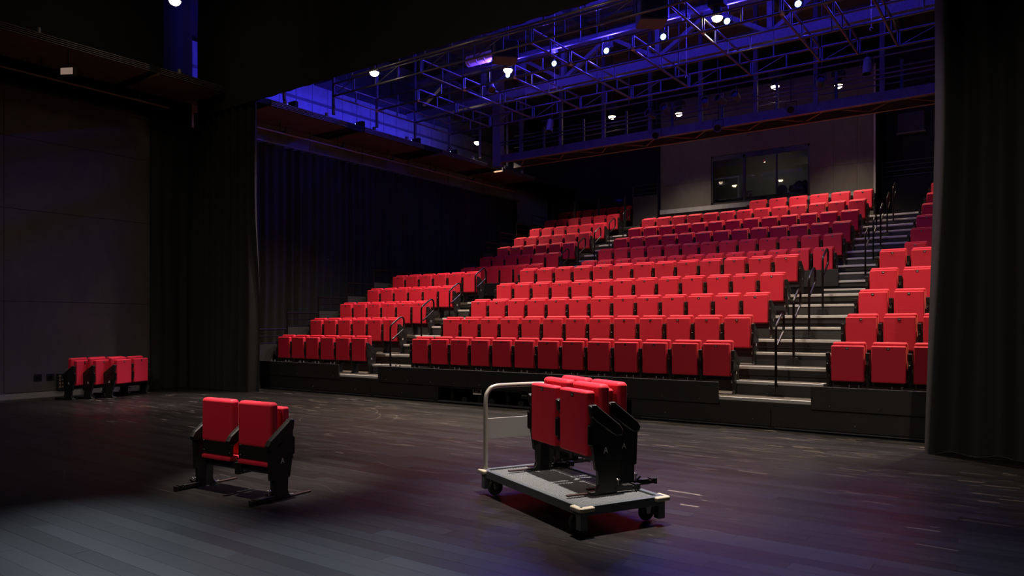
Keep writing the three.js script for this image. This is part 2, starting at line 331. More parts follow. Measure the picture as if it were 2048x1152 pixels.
const wallL = struct('wall_left', [box(0.3, 6.5, 12.2, -17.27, 3.25, -3.05)], M.wallDark);
{ // plaster panels of the stage's left wall, thin joints between them
  const ds = [-3, 0, 3.05, 6.1, 9.12], ys = [0.13, 2.02, 3.92, 5.4, 6.42];
  for (let a = 0; a < 4; a++) for (let b = 0; b < 4; b++) {
    const m = mesh('wall_panel', [box(0.03, ys[b + 1] - ys[b] - 0.008, ds[a + 1] - ds[a] - 0.008, -17.105, (ys[b] + ys[b + 1]) / 2, -(ds[a] + ds[a + 1]) / 2)], M.wall, wallL);
  }
}
struct('wall_side', [box(0.2, 1.4, 16.5, -17.5, 6.4, -18.6)], M.wallWhite);
struct('wall_left_upper', [box(0.3, 3.6, 13.3, -17.27, 9.1, -3.55), box(0.3, 2.15, 0.5, -17.27, 9.8, -10.45)], M.wallDark);
struct('baseboard_left', [box(0.035, 0.12, 12.1, -17.1, 0.062, -3.05)], M.ledge);
// the outside wall of the gallery: tall sheets standing side by side, washed blue
const sheetWall = struct('wall_gallery', [box(0.1, 3.8, 17, -18.75, 8.95, -18.6)], M.wallDark);
for (let d = 10.2; d < 26.8; d += 0.62) mesh('wall_panel', [box(0.03 + 0.008 * rnd(), 3.7, 0.6, -18.68, 8.95, -(d + 0.31))], M.wallWhite, sheetWall);
for (const y of [8.55, 9.55]) mesh('rail', [box(0.04, 0.07, 16.6, -18.64, y, -18.6)], M.steelDark, sheetWall);

/* gallery slab and the acoustic panels hanging at its edge */
struct('gallery_floor', [box(3.2, 0.16, 33, -17.25 - 0.35, 7.22, -12)], M.wallDark);
for (const [d0, d1, label] of [[-2, 8.3, 'long brown soffit panel over the stage left wall'], [8.55, 10.9, 'brown soffit panel with ribbed edge beside the left curtain top'], [11.377, 13.86, 'brown soffit panel with blue lit ribbed edge nearest the border'], [14.517, 16.98, 'brown soffit panel with ribbed edge, second from the border'], [17.85, 20.21, 'brown soffit panel with ribbed edge below the warm gallery lamp'], [21.09, 23.1, 'brown soffit panel with pale ribbed edge beside the back wall']]) {
  const t = thing('soffit_panel', label, 'ceiling panel', V(-16.35, 7.0, (d0 + d1) / 2), 0);
  const L = d1 - d0;
  mesh('panel', [box(1.5, 0.05, L, 0, 0.025, 0)], M.soffit, t);
  for (let k = 0; k < 4; k++) mesh('edge_rib', [rbox(0.03, 0.014, L, 0.004, 0.765, 0.012 + k * 0.038, 0, 1)], M.steel, t);
  mesh('edge_board', [box(0.012, 0.14, L, 0.744, 0.07, 0)], M.blackMatt, t);
  for (const z of [-L * 0.3, L * 0.25]) mesh('hanger', [bar(new THREE.Vector3(0.5, 0.05, z), new THREE.Vector3(0.5, 0.32, z), 0.05, 10)], M.steel, t);
}
{ const t = thing('curtain_pipe', 'long pale pipe on brackets along the top of the side curtain', 'pipe', V(-16.4, 6.63, 17));
  mesh('pipe', [bar(new THREE.Vector3(0, 0, 6.2), new THREE.Vector3(0, 0, -6), 0.025, 8)], M.deckBrown, t);
  for (let k = 0; k < 6; k++) mesh('bracket', [box(0.34, 0.03, 0.03, -0.1, 0.05, 4.6 - k * 2), box(0.03, 0.16, 0.03, 0.05, 0.1, 4.6 - k * 2), bar(new THREE.Vector3(-0.2, 0.04, 4.6 - k * 2), new THREE.Vector3(-0.2, 0.4, 4.6 - k * 2), 0.012, 6)], M.blackMatt, t);
}
{ const t = thing('curtain_track', 'black track carrying the side curtain', 'rail', V(-16.85, 6.42, 17.6));
  mesh('rail', [box(0.06, 0.05, 12.6, 0, 0.025, 0)], M.steelDark, t);
  for (let k = 0; k < 7; k++) mesh('hanger', [bar(new THREE.Vector3(0, 0.05, 6 - k * 2), new THREE.Vector3(0, 0.72, 6 - k * 2), 0.01, 6)], M.blackMatt, t); }
{ const t = thing('stage_pipe', 'pipe along the top of the stage left wall', 'pipe', V(-16.6, 6.62, 3));
  mesh('pipe', [bar(new THREE.Vector3(0, 0, 5), new THREE.Vector3(0, 0, -6.3), 0.025, 8)], M.deckBrown, t);
  for (let k = 0; k < 6; k++) mesh('bracket', [bar(new THREE.Vector3(0, 0, 4.4 - k * 2), new THREE.Vector3(0, 0.4, 4.4 - k * 2), 0.012, 6)], M.blackMatt, t); }
{ // duct running above the gallery in front of the blue wall
  const t = thing('air_duct', 'dark rectangular air duct running above the gallery before the blue wall', 'duct', V(-17.3, 8.75, 20));
  for (let k = 0; k < 6; k++) mesh('duct_section', [rbox(1.0, 0.62, 1.78, 0.02, 0, 0.31, 4.6 - k * 1.8, 1)], M.wallDark, t);
  for (let k = 0; k < 6; k++) mesh('hanger', [bar(new THREE.Vector3(0.4, 0.6, 4.6 - k * 1.8), new THREE.Vector3(0.4, 2.1, 4.6 - k * 1.8), 0.012, 6)], M.blackMatt, t);
}
for (let k = 0; k < 7; k++) { const o = mesh('gallery_post', [bar(V(-15.75, 7.3, 11.9 + k * 1.62), V(-15.75, 10.85, 11.9 + k * 1.62), 0.045, 10)], M.steelDark); tag(o, `thin dark steel post rising from the gallery edge, ${ORD[k + 1]} from the border`, 'post', 'gallery posts'); }

/* ---------- curtains ---------- */
function drape(name, label, w, h, folds, amp, pos, turn, seed, hem = 0.12, mat = M.velvet) {
  const nu = Math.round(folds * 14), nv = 18, P = [], I = [], ph = [];
  for (let k = 0; k < folds + 3; k++) ph.push(0.6 + 0.8 * Math.abs(noise.noise(k * 0.77 + seed, seed * 1.3, 0.5)) * 2);
  for (let j = 0; j <= nv; j++) for (let i = 0; i <= nu; i++) {
    const u = i / nu, v = j / nv, f = u * folds + 0.35 * noise.noise(u * 3 + seed, v * 1.4, seed), k = Math.max(0, Math.floor(f)), a = amp * (ph[k] * (1 - (f - k)) + ph[k + 1] * (f - k)) * (0.75 + 0.45 * (1 - v));
    const x = (u - 0.5) * w * (1 + hem * 0.12 * (1 - v) * (1 - v)) + 0.02 * noise.noise(u * folds, v * 3, seed + 4);
    P.push(x, v * h, a * Math.sin(f * 6.2832) + 0.05 * noise.noise(u * 4, v * 2, seed + 9));
  }
  for (let j = 0; j < nv; j++) for (let i = 0; i < nu; i++) { const a = j * (nu + 1) + i, b = a + 1, c = a + nu + 1, d = c + 1; I.push(a, b, d, a, d, c); }
  const g = new THREE.BufferGeometry(); g.setAttribute('position', new THREE.Float32BufferAttribute(P, 3)); g.setIndex(I); g.computeVertexNormals();
  const t = thing(name, label, 'curtain', pos, turn);
  const m = new THREE.Mesh(g, mat); m.name = 'cloth'; t.add(m);
  return t;
}
drape('stage_curtain', 'black pleated leg curtain at the left of the opening', 2.55, 6.75, 9, 0.12, V(-15.79, 0.001, 10.2), 0, 1.3);
drape('stage_curtain', 'black pleated leg curtain along the right picture edge', 3.6, 8.6, 9, 0.13, V(0.76, 0.001, 10.2), 0, 5.1, 0.5);
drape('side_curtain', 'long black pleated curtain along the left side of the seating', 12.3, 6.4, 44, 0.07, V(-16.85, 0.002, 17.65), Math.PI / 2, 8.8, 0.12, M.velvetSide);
drape('masking_curtain', 'flat black drape between the left wall and the leg curtain', 1.16, 6.4, 3, 0.03, V(-17.0, 0.012, 9.68), Math.PI / 2, 3.8);
{ const t = drape('border_curtain', 'black border cloth hanging across the top of the opening', 18.3, 4.0, 30, 0.02, V(-7.55, 6.6, 10.1), 0, 2.2, 0); mesh('bottom_pipe', [bar(new THREE.Vector3(-9.1, 0.02, 0), new THREE.Vector3(9.1, 0.02, 0), 0.02, 8)], M.blackMatt, t); }

/* ---------- the seating stand ---------- */
const AISLES = [[-12.10 + 0.0, -10.80], [-3.97, -2.62]];
const XL = -15.5, XR = 1.3;
for (let i = 1; i <= 12; i++) {
  const n0 = N(i), n1 = i === 5 ? N(6) : i === 12 ? 25.9 : N(i + 1), y = F(i), x0 = XL, x1 = i === 12 ? -11.4 : XR;
  const t = thing('seating_tier', i === 12 ? 'upper deck tier behind the glass balustrade at back left' : `black seating platform carrying the ${ORD[i]} row of red seats from the stage`, 'platform', V(0, y, n0), 0, 'tiers of the seating stand');
  mesh('deck', [box(x1 - x0, 0.06, n1 - n0 + 0.03, (x0 + x1) / 2, -0.03, -(n1 - n0 + 0.03) / 2)], M.carpet, t);
  if (i === 1) for (const [a, b] of [[XL, -9.72], [-5.46, XR]]) mesh('riser', [box(b - a, 0.32, 0.03, (a + b) / 2, -0.22, -0.06)], M.riser, t);
  else mesh('riser', [box(x1 - x0, 0.42, 0.03, (x0 + x1) / 2, -0.27, -0.06)], M.riser, t);
  mesh('edge_beam', [box(x1 - x0, 0.10, 0.03, (x0 + x1) / 2, -0.09, -0.02)], M.platform, t);
  AISLES.forEach(([a, b], k) => { if (i === 12) return; const front = i === 1 ? (k ? [-3.99, -2.655] : [-12.57, -11.37]) : [a - 0.06, b - 0.03]; mesh('nosing', [rbox(front[1] - front[0], 0.05, 0.06, 0.006, (front[0] + front[1]) / 2, -0.018, -0.014, 1)], M.nosing, t); });
}
for (let k = 0; k < 2; k++) for (let i = 0; i <= 10; i++) {
  if (i === 0) continue;
  const [a, b] = AISLES[k], d0 = i === 5 ? N(6) - 0.5 : N(i) + 0.52, d1 = i === 5 ? N(6) : N(i + 1), base = F(i), w = b - a, x = (a + b) / 2;
  const t = thing('aisle_step', `half step with white edge on the ${ORD[i]} tier, ${k ? 'right' : 'left'} aisle`, 'step', V(x, base, d0), 0, 'half steps in the aisles');
  mesh('step_box', [box(w, 0.19, d1 - d0 - 0.03, 0, 0.095, -(d1 - d0 - 0.03) / 2 - 0.005)], M.riser, t);
  mesh('tread', [box(w, 0.02, d1 - d0 - 0.03, 0, 0.2, -(d1 - d0 - 0.03) / 2 - 0.005)], M.carpet, t);
  mesh('nosing', [rbox(w + 0.02, 0.045, 0.05, 0.006, 0, 0.194, -0.018, 1), box(0.05, 0.012, 0.2, -w / 2 + 0.02, 0.213, -0.12), box(0.05, 0.012, 0.2, w / 2 - 0.02, 0.213, -0.12)], M.nosing, t);
}
{ // front of the stand: parapet boards above, plinth boards below, a gap in the middle showing the frame
  const par = (x0, x1, d, y0, y1, label) => {
    const t = thing('parapet', label, 'panel', V(0, y0, d)), n = Math.max(1, Math.round((x1 - x0) / 2.5)), w = (x1 - x0) / n;
    for (let k = 0; k < n; k++) mesh('board', [rbox(w - 0.006, y1 - y0, 0.025, 0.003, x0 + w * (k + 0.5), (y1 - y0) / 2, 0, 1)], M.platform, t);
    mesh('top_edge', [box(x1 - x0, 0.008, 0.03, (x0 + x1) / 2, y1 - y0 + 0.004, 0)], M.steelDark, t);
    for (let x = x0 + 0.25; x < x1; x += 0.62) mesh('bolt', [new THREE.SphereGeometry(0.008, 6, 4).translate(x, 0.06, 0.013)], M.zinc, t);
    for (let x = x0 + 0.5; x < x1 - 0.2; x += 0.53) mesh('bracket', [box(0.008, 0.05, 0.03, x, y1 - y0 + 0.025, -0.02), box(0.008, 0.05, 0.03, x + 0.12, y1 - y0 + 0.025, -0.02)], M.steelDark, t);
    return t;
  };
  par(-15.5, -12.58, 10.955, 0.335, 0.655, 'black parapet board below the first row, left block');
  par(-11.36, -3.99, 10.955, 0.335, 0.655, 'long black parapet board below the first row, centre block');
  par(-2.65, 1.3, 10.955, 0.335, 0.655, 'black parapet board below the first row, right block');
  par(-10.75, -3.75, 17.98, 2.42, 2.80, 'black parapet board below the sixth row across the middle gangway, centre block');
  par(-15.4, -12.12, 17.98, 2.42, 2.80, 'black parapet board below the sixth row across the middle gangway, left block');
  par(-2.6, 1.3, 17.98, 2.42, 2.80, 'black parapet board below the sixth row across the middle gangway, right block');
  const pl = (x0, x1, label) => { const t = thing('plinth', label, 'panel', V(0, 0.045, 11.0)), n = Math.max(1, Math.round((x1 - x0) / 2.2)), w = (x1 - x0) / n;
    for (let k = 0; k < n; k++) mesh('board', [rbox(w - 0.006, 0.285, 0.025, 0.003, x0 + w * (k + 0.5), 0.145, 0, 1)], M.platform, t);
    for (let k = 0; k <= n; k++) mesh('foot', [box(0.08, 0.05, 0.05, Math.min(x1 - 0.1, Math.max(x0 + 0.1, x0 + w * k)), -0.02, -0.02)], M.blackMatt, t);
    for (let x = x0 + 0.6; x < x1; x += 1.4) mesh('bolt', [new THREE.SphereGeometry(0.011, 6, 4).translate(x, 0.09, 0.013)], M.zinc, t); };
  pl(-15.5, -9.70, 'black plinth boards at floor level, left of the open bay');
  pl(-5.48, 1.3, 'black plinth boards at floor level, right of the open bay');
  const t = thing('stand_frame', 'dark steel frame with wheels seen in the open bay under the stand', 'frame', V(0, 0, 11.2));
  mesh('bottom_rail', [box(16.7, 0.03, 0.05, -7.15, 0.03, 0.16)], M.steelDark, t);
  for (let x = -9.5; x < -5.4; x += 0.68) mesh('upright', [box(0.06, 0.38, 0.06, x, 0.21, 0)], M.black, t);
  for (let x = -9.2; x < -5.4; x += 0.68) mesh('wheel', [new THREE.CylinderGeometry(0.06, 0.06, 0.04, 14).rotateX(Math.PI / 2).translate(x, 0.06, 0.0)], M.rubber, t);
  mesh('back_rail', [box(4.2, 0.06, 0.05, -7.6, 0.3, -0.1)], M.black, t);
  const p = thing('type_plate', 'small pale rating plate on the frame in the open bay', 'sign', V(-8.83, 0.185, 11.13));
  mesh('plate', [box(0.21, 0.11, 0.006, 0, 0.055, 0)], M.white, p); mesh('dark_field', [rbox(0.165, 0.058, 0.004, 0.001, -0.005, 0.068, 0.004, 1)], M.black, p); mesh('inner_field', [box(0.07, 0.022, 0.003, -0.015, 0.068, 0.006)], M.ledge, p);
  const q = thing('number_plate', 'white bay number thirteen painted on the frame', 'sign', V(-7.66, 0.16, 11.13));
  mesh('backing', [box(0.3, 0.1, 0.006, 0, 0.06, 0)], M.black, q);
  mesh('bar_mark', [box(0.12, 0.022, 0.003, -0.06, 0.07, 0.004)], M.letter, q); mesh('number', [text('13', 0.03, 0.003).translate(0.055, 0.07, 0.003)], M.letter, q);
}
/* guard rails on the stand's left edge */
for (let i = 1; i <= 11; i++) {
  const d0 = N(i) - 0.24, L = i === 5 ? 1.5 : 0.95, t = thing('guard_rail', `black guard rail at the left end of the ${ORD[i]} row`, 'railing', V(-15.46, F(i), d0 + 0.3), 0, 'guard rails down the left side');
  const y = (h) => h; const A = 0.25, B = 0.25 - L;
  for (const z of [A - 0.0, B + 0.02]) mesh('post', [bar(new THREE.Vector3(0, z > 0 ? -0.3 : 0, z), new THREE.Vector3(0, 0.98, z), 0.017, 8)], M.tube, t);
  for (const h of [0.98, 0.81, 0.64]) mesh('rail', [bar(new THREE.Vector3(0, h, A), new THREE.Vector3(0, h, B), h > 0.9 ? 0.02 : 0.012, 8)], M.tube, t);
  mesh('kick_panel', [box(0.02, 0.62, L, 0, 0.31, (A + B) / 2)], M.blackMatt, t);
}
/* looped handrails in the aisles */
{ const pts = [[0.0, 0.03], [0, 0.9], [0, 1.02], [0.03, 1.09], [0.27, 1.24], [0.36, 1.265], [0.415, 1.22], [0.425, 1.12], [0.41, 1.02], [0.37, 0.97], [0.06, 0.775]].map(([d, y]) => new THREE.Vector3(0, y, -d));
  const tubeG = join([tube(pts, 0.02, 90, 8, 0.3)]), foot = join([sideProfile([[0.12, 0], [0.12, 0], [0.06, 0.11], [-0.06, 0.11], [-0.12, 0]], 0.012, 0, 0.001).rotateY(Math.PI / 2).translate(0, 0.03, 0.012)]), base = join([box(0.26, 0.012, 0.05, 0, 0.006, 0.03)]);
  for (const [x, side] of [[-11.5, 'left'], [-3.28, 'right']]) for (let i = 1; i <= 10; i++) {
    if (i === 5) continue;
    const t = thing('handrail', `black looped handrail standing on the ${ORD[i]} tier, ${side} aisle`, 'handrail', V(x, F(i), N(i) + 0.475), 0, 'looped aisle handrails');
    mesh('rail_tube', tubeG, M.tube, t); mesh('bracket', foot, M.black, t); mesh('base_plate', base, M.black, t);
  }
}

/* ---------- seats ---------- */
const S = 0.53;
const seatG = {
  cushion: join([rbox(0.438, 0.515, 0.085, 0.022, 0, 0.5425, -0.045, 3), rbox(0.415, 0.042, 0.19, 0.018, 0, 0.302, -0.143, 2)]),
  back: join([rbox(0.445, 0.41, 0.10, 0.034, 0, 0.645, -0.175, 3)]),
  backPanel: join([rbox(0.435, 0.135, 0.022, 0.004, 0, 0.396, -0.205, 1)]),
  beam: join([box(S, 0.055, 0.05, 0, 0.245, -0.17)]),
  frame: join([sideProfile([[-0.24, 0], [-0.24, 0.178], [-0.262, 0.185], [-0.274, 0.44], [-0.235, 0.447], [-0.16, 0.475], [-0.06, 0.585], [-0.025, 0.62], [-0.022, 0.40], [-0.055, 0.19], [-0.076, 0.178], [-0.08, 0.07], [-0.068, 0.035], [-0.045, 0.012], [-0.015, 0]], 0.04, 0)]),
  arm: join([sideProfile([[-0.012, 0.68], [-0.05, 0.69], [-0.27, 0.525], [-0.295, 0.485], [-0.285, 0.455], [-0.24, 0.452], [-0.06, 0.57], [-0.02, 0.61]], 0.052, 0, 0.01)]),
  hinge: join([new THREE.CylinderGeometry(0.035, 0.035, 0.05, 14).rotateZ(Math.PI / 2).translate(0, 0.36, -0.06), new THREE.CapsuleGeometry(0.022, 0.13, 3, 10).translate(0, 0.46, -0.012)]),
  armCap: join([box(0.056, 0.006, 0.05, 0, 0.691, -0.038)]),
  screws: [-1, 1].map((s) => join([new THREE.SphereGeometry(0.007, 6, 4).translate(s * 0.19, 0.36, -0.217), new THREE.SphereGeometry(0.007, 6, 4).translate(s * 0.19, 0.45, -0.217)])),
};
const badgeG = new Map();
function badge(n) {
  if (!badgeG.has(n)) {
    const g = new THREE.PlaneGeometry(0.036, 0.030).translate(0, 0.758, 0.0035), uv = g.attributes.uv, c = n % 8, r = Math.floor(n / 8);
    for (let i = 0; i < uv.count; i++) uv.setXY(i, (c + 0.02 + uv.getX(i) * 0.96) / 8, 1 - (r + 1 - 0.1 - uv.getY(i) * 0.8) / 8);
    badgeG.set(n, [g, join([rbox(0.042, 0.036, 0.005, 0.002, 0, 0.758, 0.0005, 1)])]);
  }
  return badgeG.get(n);
}
function standard(t, x, letter, side) {
  const f = mesh('side_frame', seatG.frame, M.black, t); f.position.x = x;
  const h = mesh('hinge_cover', seatG.hinge, M.blackGloss, f);
  const a = mesh('armrest', seatG.arm, M.black, t); a.position.x = x; mesh('arm_cap', seatG.armCap, M.steelDark, a);
  if (letter) { const l = mesh('row_letter', [text(letter, 0.045).rotateY(side * Math.PI / 2).translate(side * 0.021, 0.34, -0.14)], M.letter, f); }
  return f;
}
function seatParts(t, x, num, opt = {}) {
  const c = mesh('seat_cushion', seatG.cushion, M.red, t); c.position.x = x;
  const [bg, plate] = badge(num); mesh('badge_plate', plate, M.black, c); mesh('number_badge', bg, M.badge, c);
  const b = mesh('backrest', seatG.back, M.red, t); b.position.x = x;
  const p = mesh('back_panel', seatG.backPanel, M.black, t); p.position.x = x;
  if (opt.screws) for (const s of seatG.screws) mesh('screw', s, M.zinc, p);
  const be = mesh('seat_beam', seatG.beam, M.black, t); be.position.x = x;
}
const LET = 'ABCDEFGHIJKL';
function rowSeat(x, i, num, label, group, ends, wide = 1) {
  const t = thing('theatre_chair', label, 'seat', V(x, F(i), N(i) + 0.367), 0, group);
  seatParts(t, 0, num);
  standard(t, -S / 2 + 0.0, ends.includes('L') ? LET[i - 1] : null, -1);
  if (ends.includes('R')) standard(t, S / 2, LET[i - 1], 1);
  if (wide !== 1) t.scale.x = wide;
  return t;
}
for (let i = 1; i <= 12; i++) {
  const L0 = -15.28 + 0.2275;
  for (let k = 0; k < 6; k++) {
    const x = L0 + k * S;
    rowSeat(x, i, 24 - 2 * k, i === 12 ? `red tip-up seat behind the tinted glass balustrade, ${ORD[k + 1]} from the left` : `red tip-up seat, ${ORD[k + 1]} from left in ${ORD[i]} row, left block`, `red seats of the left block, row ${i}`, k === 5 ? 'R' : '');
  }
  if (i <= 10) for (let k = 0; k < 13; k++) {
    const num = k < 6 ? 12 - 2 * k : 2 * (k - 6) + 1;
    rowSeat(-10.77 + 0.2275 + k * S, i, num, `red tip-up seat, ${ORD[k + 1]} from left in ${ORD[i]} row, centre block`, `red seats of the centre block, row ${i}`, k === 12 ? 'R' : k === 0 ? 'L' : '');
  }
  if (i === 11) for (let k = 0; k < 6; k++) rowSeat(-7.515 + 0.26 + k * 0.609, i, 3 + 2 * k, `wide red tip-up seat below the booth window, ${ORD[k + 1]} from left, top row`, 'wide red seats below the booth window', k === 5 ? 'R' : k === 0 ? 'L' : '', 1.145);
  if (i <= 11) for (let k = 0; k < 3; k++) rowSeat(-2.48 + 0.2275 + k * S, i, 15 + 2 * k, `red tip-up seat, ${ORD[k + 1]} from the right aisle in ${ORD[i]} row, right block`, `red seats of the right block, row ${i}`, k === 0 ? 'L' : '');
}

/* loose pairs of seats on clamp feet */
const footG = {
  bar: join([rbox(0.032, 0.014, 0.60, 0.004, 0, 0.009, 0.0 + 0.02 - 0.12, 1)]),
  clamp: join([rbox(0.055, 0.035, 0.16, 0.006, 0, 0.033, -0.31, 1), rbox(0.035, 0.03, 0.12, 0.005, 0, 0.02, -0.40, 1), box(0.05, 0.045, 0.02, 0, 0.024, -0.455), box(0.07, 0.02, 0.02, 0, 0.04, -0.42)]),
  block: join([rbox(0.03, 0.02, 0.03, 0.003, 0, 0.022, -0.225, 1)]), block2: join([rbox(0.03, 0.016, 0.05, 0.003, 0, 0.018, -0.03, 1)]),
  nut: join([bar(new THREE.Vector3(0, 0.05, -0.27), new THREE.Vector3(0, 0.085, -0.27), 0.006, 6), bar(new THREE.Vector3(0, 0.08, -0.27), new THREE.Vector3(-0.02, 0.098, -0.27), 0.006, 6), bar(new THREE.Vector3(0, 0.08, -0.27), new THREE.Vector3(0.02, 0.098, -0.27), 0.006, 6)]),
  lever: join([bar(new THREE.Vector3(0.02, 0.02, -0.23), new THREE.Vector3(0.02, 0.075, -0.30), 0.008, 6)]),
  mid: join([box(0.05, 0.09, 0.06, 0, 0.215, -0.17), box(0.04, 0.014, 0.13, 0, 0.178, -0.12)]),
};
function seatPair(label, pos, turn, nums, group) {
  const t = thing('loose_seat_pair', label, 'theatre seats', pos, turn, group);
  seatParts(t, -S / 2, nums[0], { screws: true }); seatParts(t, S / 2, nums[1], { screws: true });
  standard(t, -S, 'A', -1); standard(t, S, 'A', 1);
  const a = mesh('armrest', seatG.arm, M.black, t); mesh('arm_cap', seatG.armCap, M.steelDark, a); mesh('hinge_cover', seatG.hinge, M.blackGloss, t);
  mesh('middle_bracket', footG.mid, M.black, t);
  for (const s of [-1, 1]) { const b = mesh('foot_bar', footG.bar, M.footBar, t); b.position.x = s * S; mesh('clamp', footG.clamp, M.black, b); mesh('wing_nut', footG.nut, M.zinc, b); mesh('lever', footG.lever, M.black, b); mesh('weld_block', footG.block, M.zinc, b); mesh('weld_block', footG.block2, M.zinc, b); }
  return t;
}
seatPair('pair of red seats on clamp feet alone on the stage floor, seen from behind', V(-5.985, 0, 4.19), Math.PI + 0.06, [2, 4]);
{ const A = THREE.MathUtils.degToRad(25), r = [-Math.sin(A), Math.cos(A)], n = [Math.cos(A), Math.sin(A)], s0 = [-15.734, 7.692];
  // seat row runs along r, the fronts face n; local +x is the viewer's right when looking at the fronts
  const turn = Math.PI / 2 + A, put = (off, back) => V(s0[0] + r[0] * (0.49 + off) - n[0] * back, 0, s0[1] + r[1] * (0.49 + off) - n[1] * back);
  seatPair('front pair of red seats nested by the left wall, farthest from the camera', put(0, 0), turn, [6, 8], 'seat pairs nested by the left wall');
  seatPair('middle pair of red seats nested by the left wall', put(-0.27, 0.275), turn, [10, 12], 'seat pairs nested by the left wall');
  seatPair('rear pair of red seats nested against the left wall, nearest the sockets', put(-0.50, 0.53), turn, [14, 16], 'seat pairs nested by the left wall');
}
/* ---------- platform trolley with two seat pairs ---------- */
{ const Lx = 1.63, Wd = 0.78, ang = Math.atan2(0.707, 1.465), yT = 0.22;
  // local x along the long side towards the viewer's right, local z across, towards the camera
  const e1 = [1.465 / 1.627, -0.707 / 1.627], e2 = [0.308 / 0.783, 0.719 / 0.783];
  const B0 = [-2.677, 4.592], cx = B0[0] - e1[0] * Lx / 2 + e2[0] * Wd / 2, cd = B0[1] - e1[1] * Lx / 2 + e2[1] * Wd / 2;
  const turn = -Math.atan2(-e1[1], e1[0]);
  const t = thing('platform_trolley', 'grey steel platform trolley with ribbed deck and tube handle, carrying two seat pairs', 'trolley', V(cx, 0, cd), turn);
  const fr = mesh('deck_frame', [rbox(Lx, 0.07, 0.045, 0.006, 0, yT - 0.035, Wd / 2 - 0.0225, 1), rbox(Lx, 0.07, 0.045, 0.006, 0, yT - 0.035, -Wd / 2 + 0.0225, 1), rbox(0.045, 0.07, Wd - 0.09, 0.006, Lx / 2 - 0.0225, yT - 0.035, 0, 1), rbox(0.045, 0.07, Wd - 0.09, 0.006, -Lx / 2 + 0.0225, yT - 0.035, 0, 1)], M.frameBlue, t);
  mesh('deck_sheet', [box(Lx - 0.08, 0.008, Wd - 0.08, 0, yT - 0.022, 0)], M.deckSheet, t);
  const pipG = join([new THREE.CylinderGeometry(0.0032, 0.0055, 0.005, 6).scale(1.5, 1, 1)]), spots = [];
  for (let r = 0, z = -Wd / 2 + 0.056; z < Wd / 2 - 0.054; z += 0.0145, r++) for (let x = -Lx / 2 + 0.056 + (r % 2) * 0.0095; x < Lx / 2 - 0.054; x += 0.019) spots.push([x, z]);
  const rib = new THREE.InstancedMesh(pipG, M.grille, spots.length); rib.name = 'deck_pips'; spots.forEach(([x, z], k) => rib.setMatrixAt(k, new THREE.Matrix4().makeTranslation(x, yT - 0.0155, z))); t.add(rib); rib.userData.kind = 'stuff';
  for (const sx of [-1, 1]) for (const sz of [-1, 1]) {
    const x = sx * Lx / 2, z = sz * Wd / 2;
    mesh('corner_bumper', [rbox(0.13, 0.035, 0.05, 0.012, x - sx * 0.04, yT - 0.018, z + sz * 0.008), rbox(0.05, 0.035, 0.13, 0.012, x + sx * 0.008, yT - 0.018, z - sz * 0.04)], M.cream, t);
    mesh('corner_post', [box(0.06, 0.11, 0.06, x - sx * 0.035, yT - 0.12, z - sz * 0.03)], M.frameBlue, t);
    const wx = x - sx * 0.15, wz = z - sz * 0.065, k = mesh('caster', [box(0.1, 0.01, 0.08, wx, yT - 0.072, wz), sideProfile([[-0.03, 0.14], [0.03, 0.14], [0.018, 0.062], [-0.018, 0.062]], 0.006, wx - 0.026, 0.001).translate(0, 0, wz), sideProfile([[-0.03, 0.14], [0.03, 0.14], [0.018, 0.062], [-0.018, 0.062]], 0.006, wx + 0.026, 0.001).translate(0, 0, wz)], M.zinc, t);
    mesh('wheel', [new THREE.TorusGeometry(0.056, 0.019, 10, 24).rotateY(Math.PI / 2).translate(wx, 0.0755, wz), new THREE.CylinderGeometry(0.05, 0.05, 0.03, 20).rotateZ(Math.PI / 2).translate(wx, 0.0755, wz)], M.rubber, k);
    mesh('hub', [new THREE.CylinderGeometry(0.016, 0.016, 0.056, 12).rotateZ(Math.PI / 2).translate(wx, 0.0755, wz)], M.zinc, k);
  }
  const hx = -Lx / 2 + 0.025, hz = Wd / 2 - 0.03, P3 = (y, z) => new THREE.Vector3(hx, y, z);
  const hd = mesh('handle', [tube([P3(yT - 0.02, hz), P3(0.55, hz), P3(0.82, hz), P3(0.90, hz - 0.01), P3(0.955, hz - 0.05), P3(0.975, hz - 0.12), P3(0.978, 0), P3(0.975, -hz + 0.12), P3(0.955, -hz + 0.05), P3(0.90, -hz + 0.01), P3(0.82, -hz), P3(0.55, -hz), P3(yT - 0.02, -hz)], 0.021, 120, 12, 0.25)], M.handle, t);
  mesh('handle_plate', [rbox(0.012, 0.19, 2 * hz - 0.03, 0.003, hx, 0.585, 0, 1)], M.plate, t);
  const turnSeat = turn, row = [0.873, -0.487], nf = [-0.487, -0.873], rt = -Math.atan2(-row[1], row[0]);
  // front unit: its right foot tip at (-2.963, 4.806), left tip at (-3.888, 5.322); tips are 0.22 m before the seat fronts
  const mx = (-2.963 - 3.888) / 2 - nf[0] * 0.22, md = (4.806 + 5.322) / 2 - nf[1] * 0.22;
  seatPair('front pair of red seats numbered 12 and 10 loaded on the trolley', V(mx, yT - 0.004, md), rt, [12, 10], 'seat pairs on the trolley');
  seatPair('rear pair of red seats nested behind the other pair on the trolley', V(mx - nf[0] * 0.25 - row[0] * 0.12, yT - 0.004, md - nf[1] * 0.25 - row[1] * 0.12), rt, [8, 6], 'seat pairs on the trolley');
}
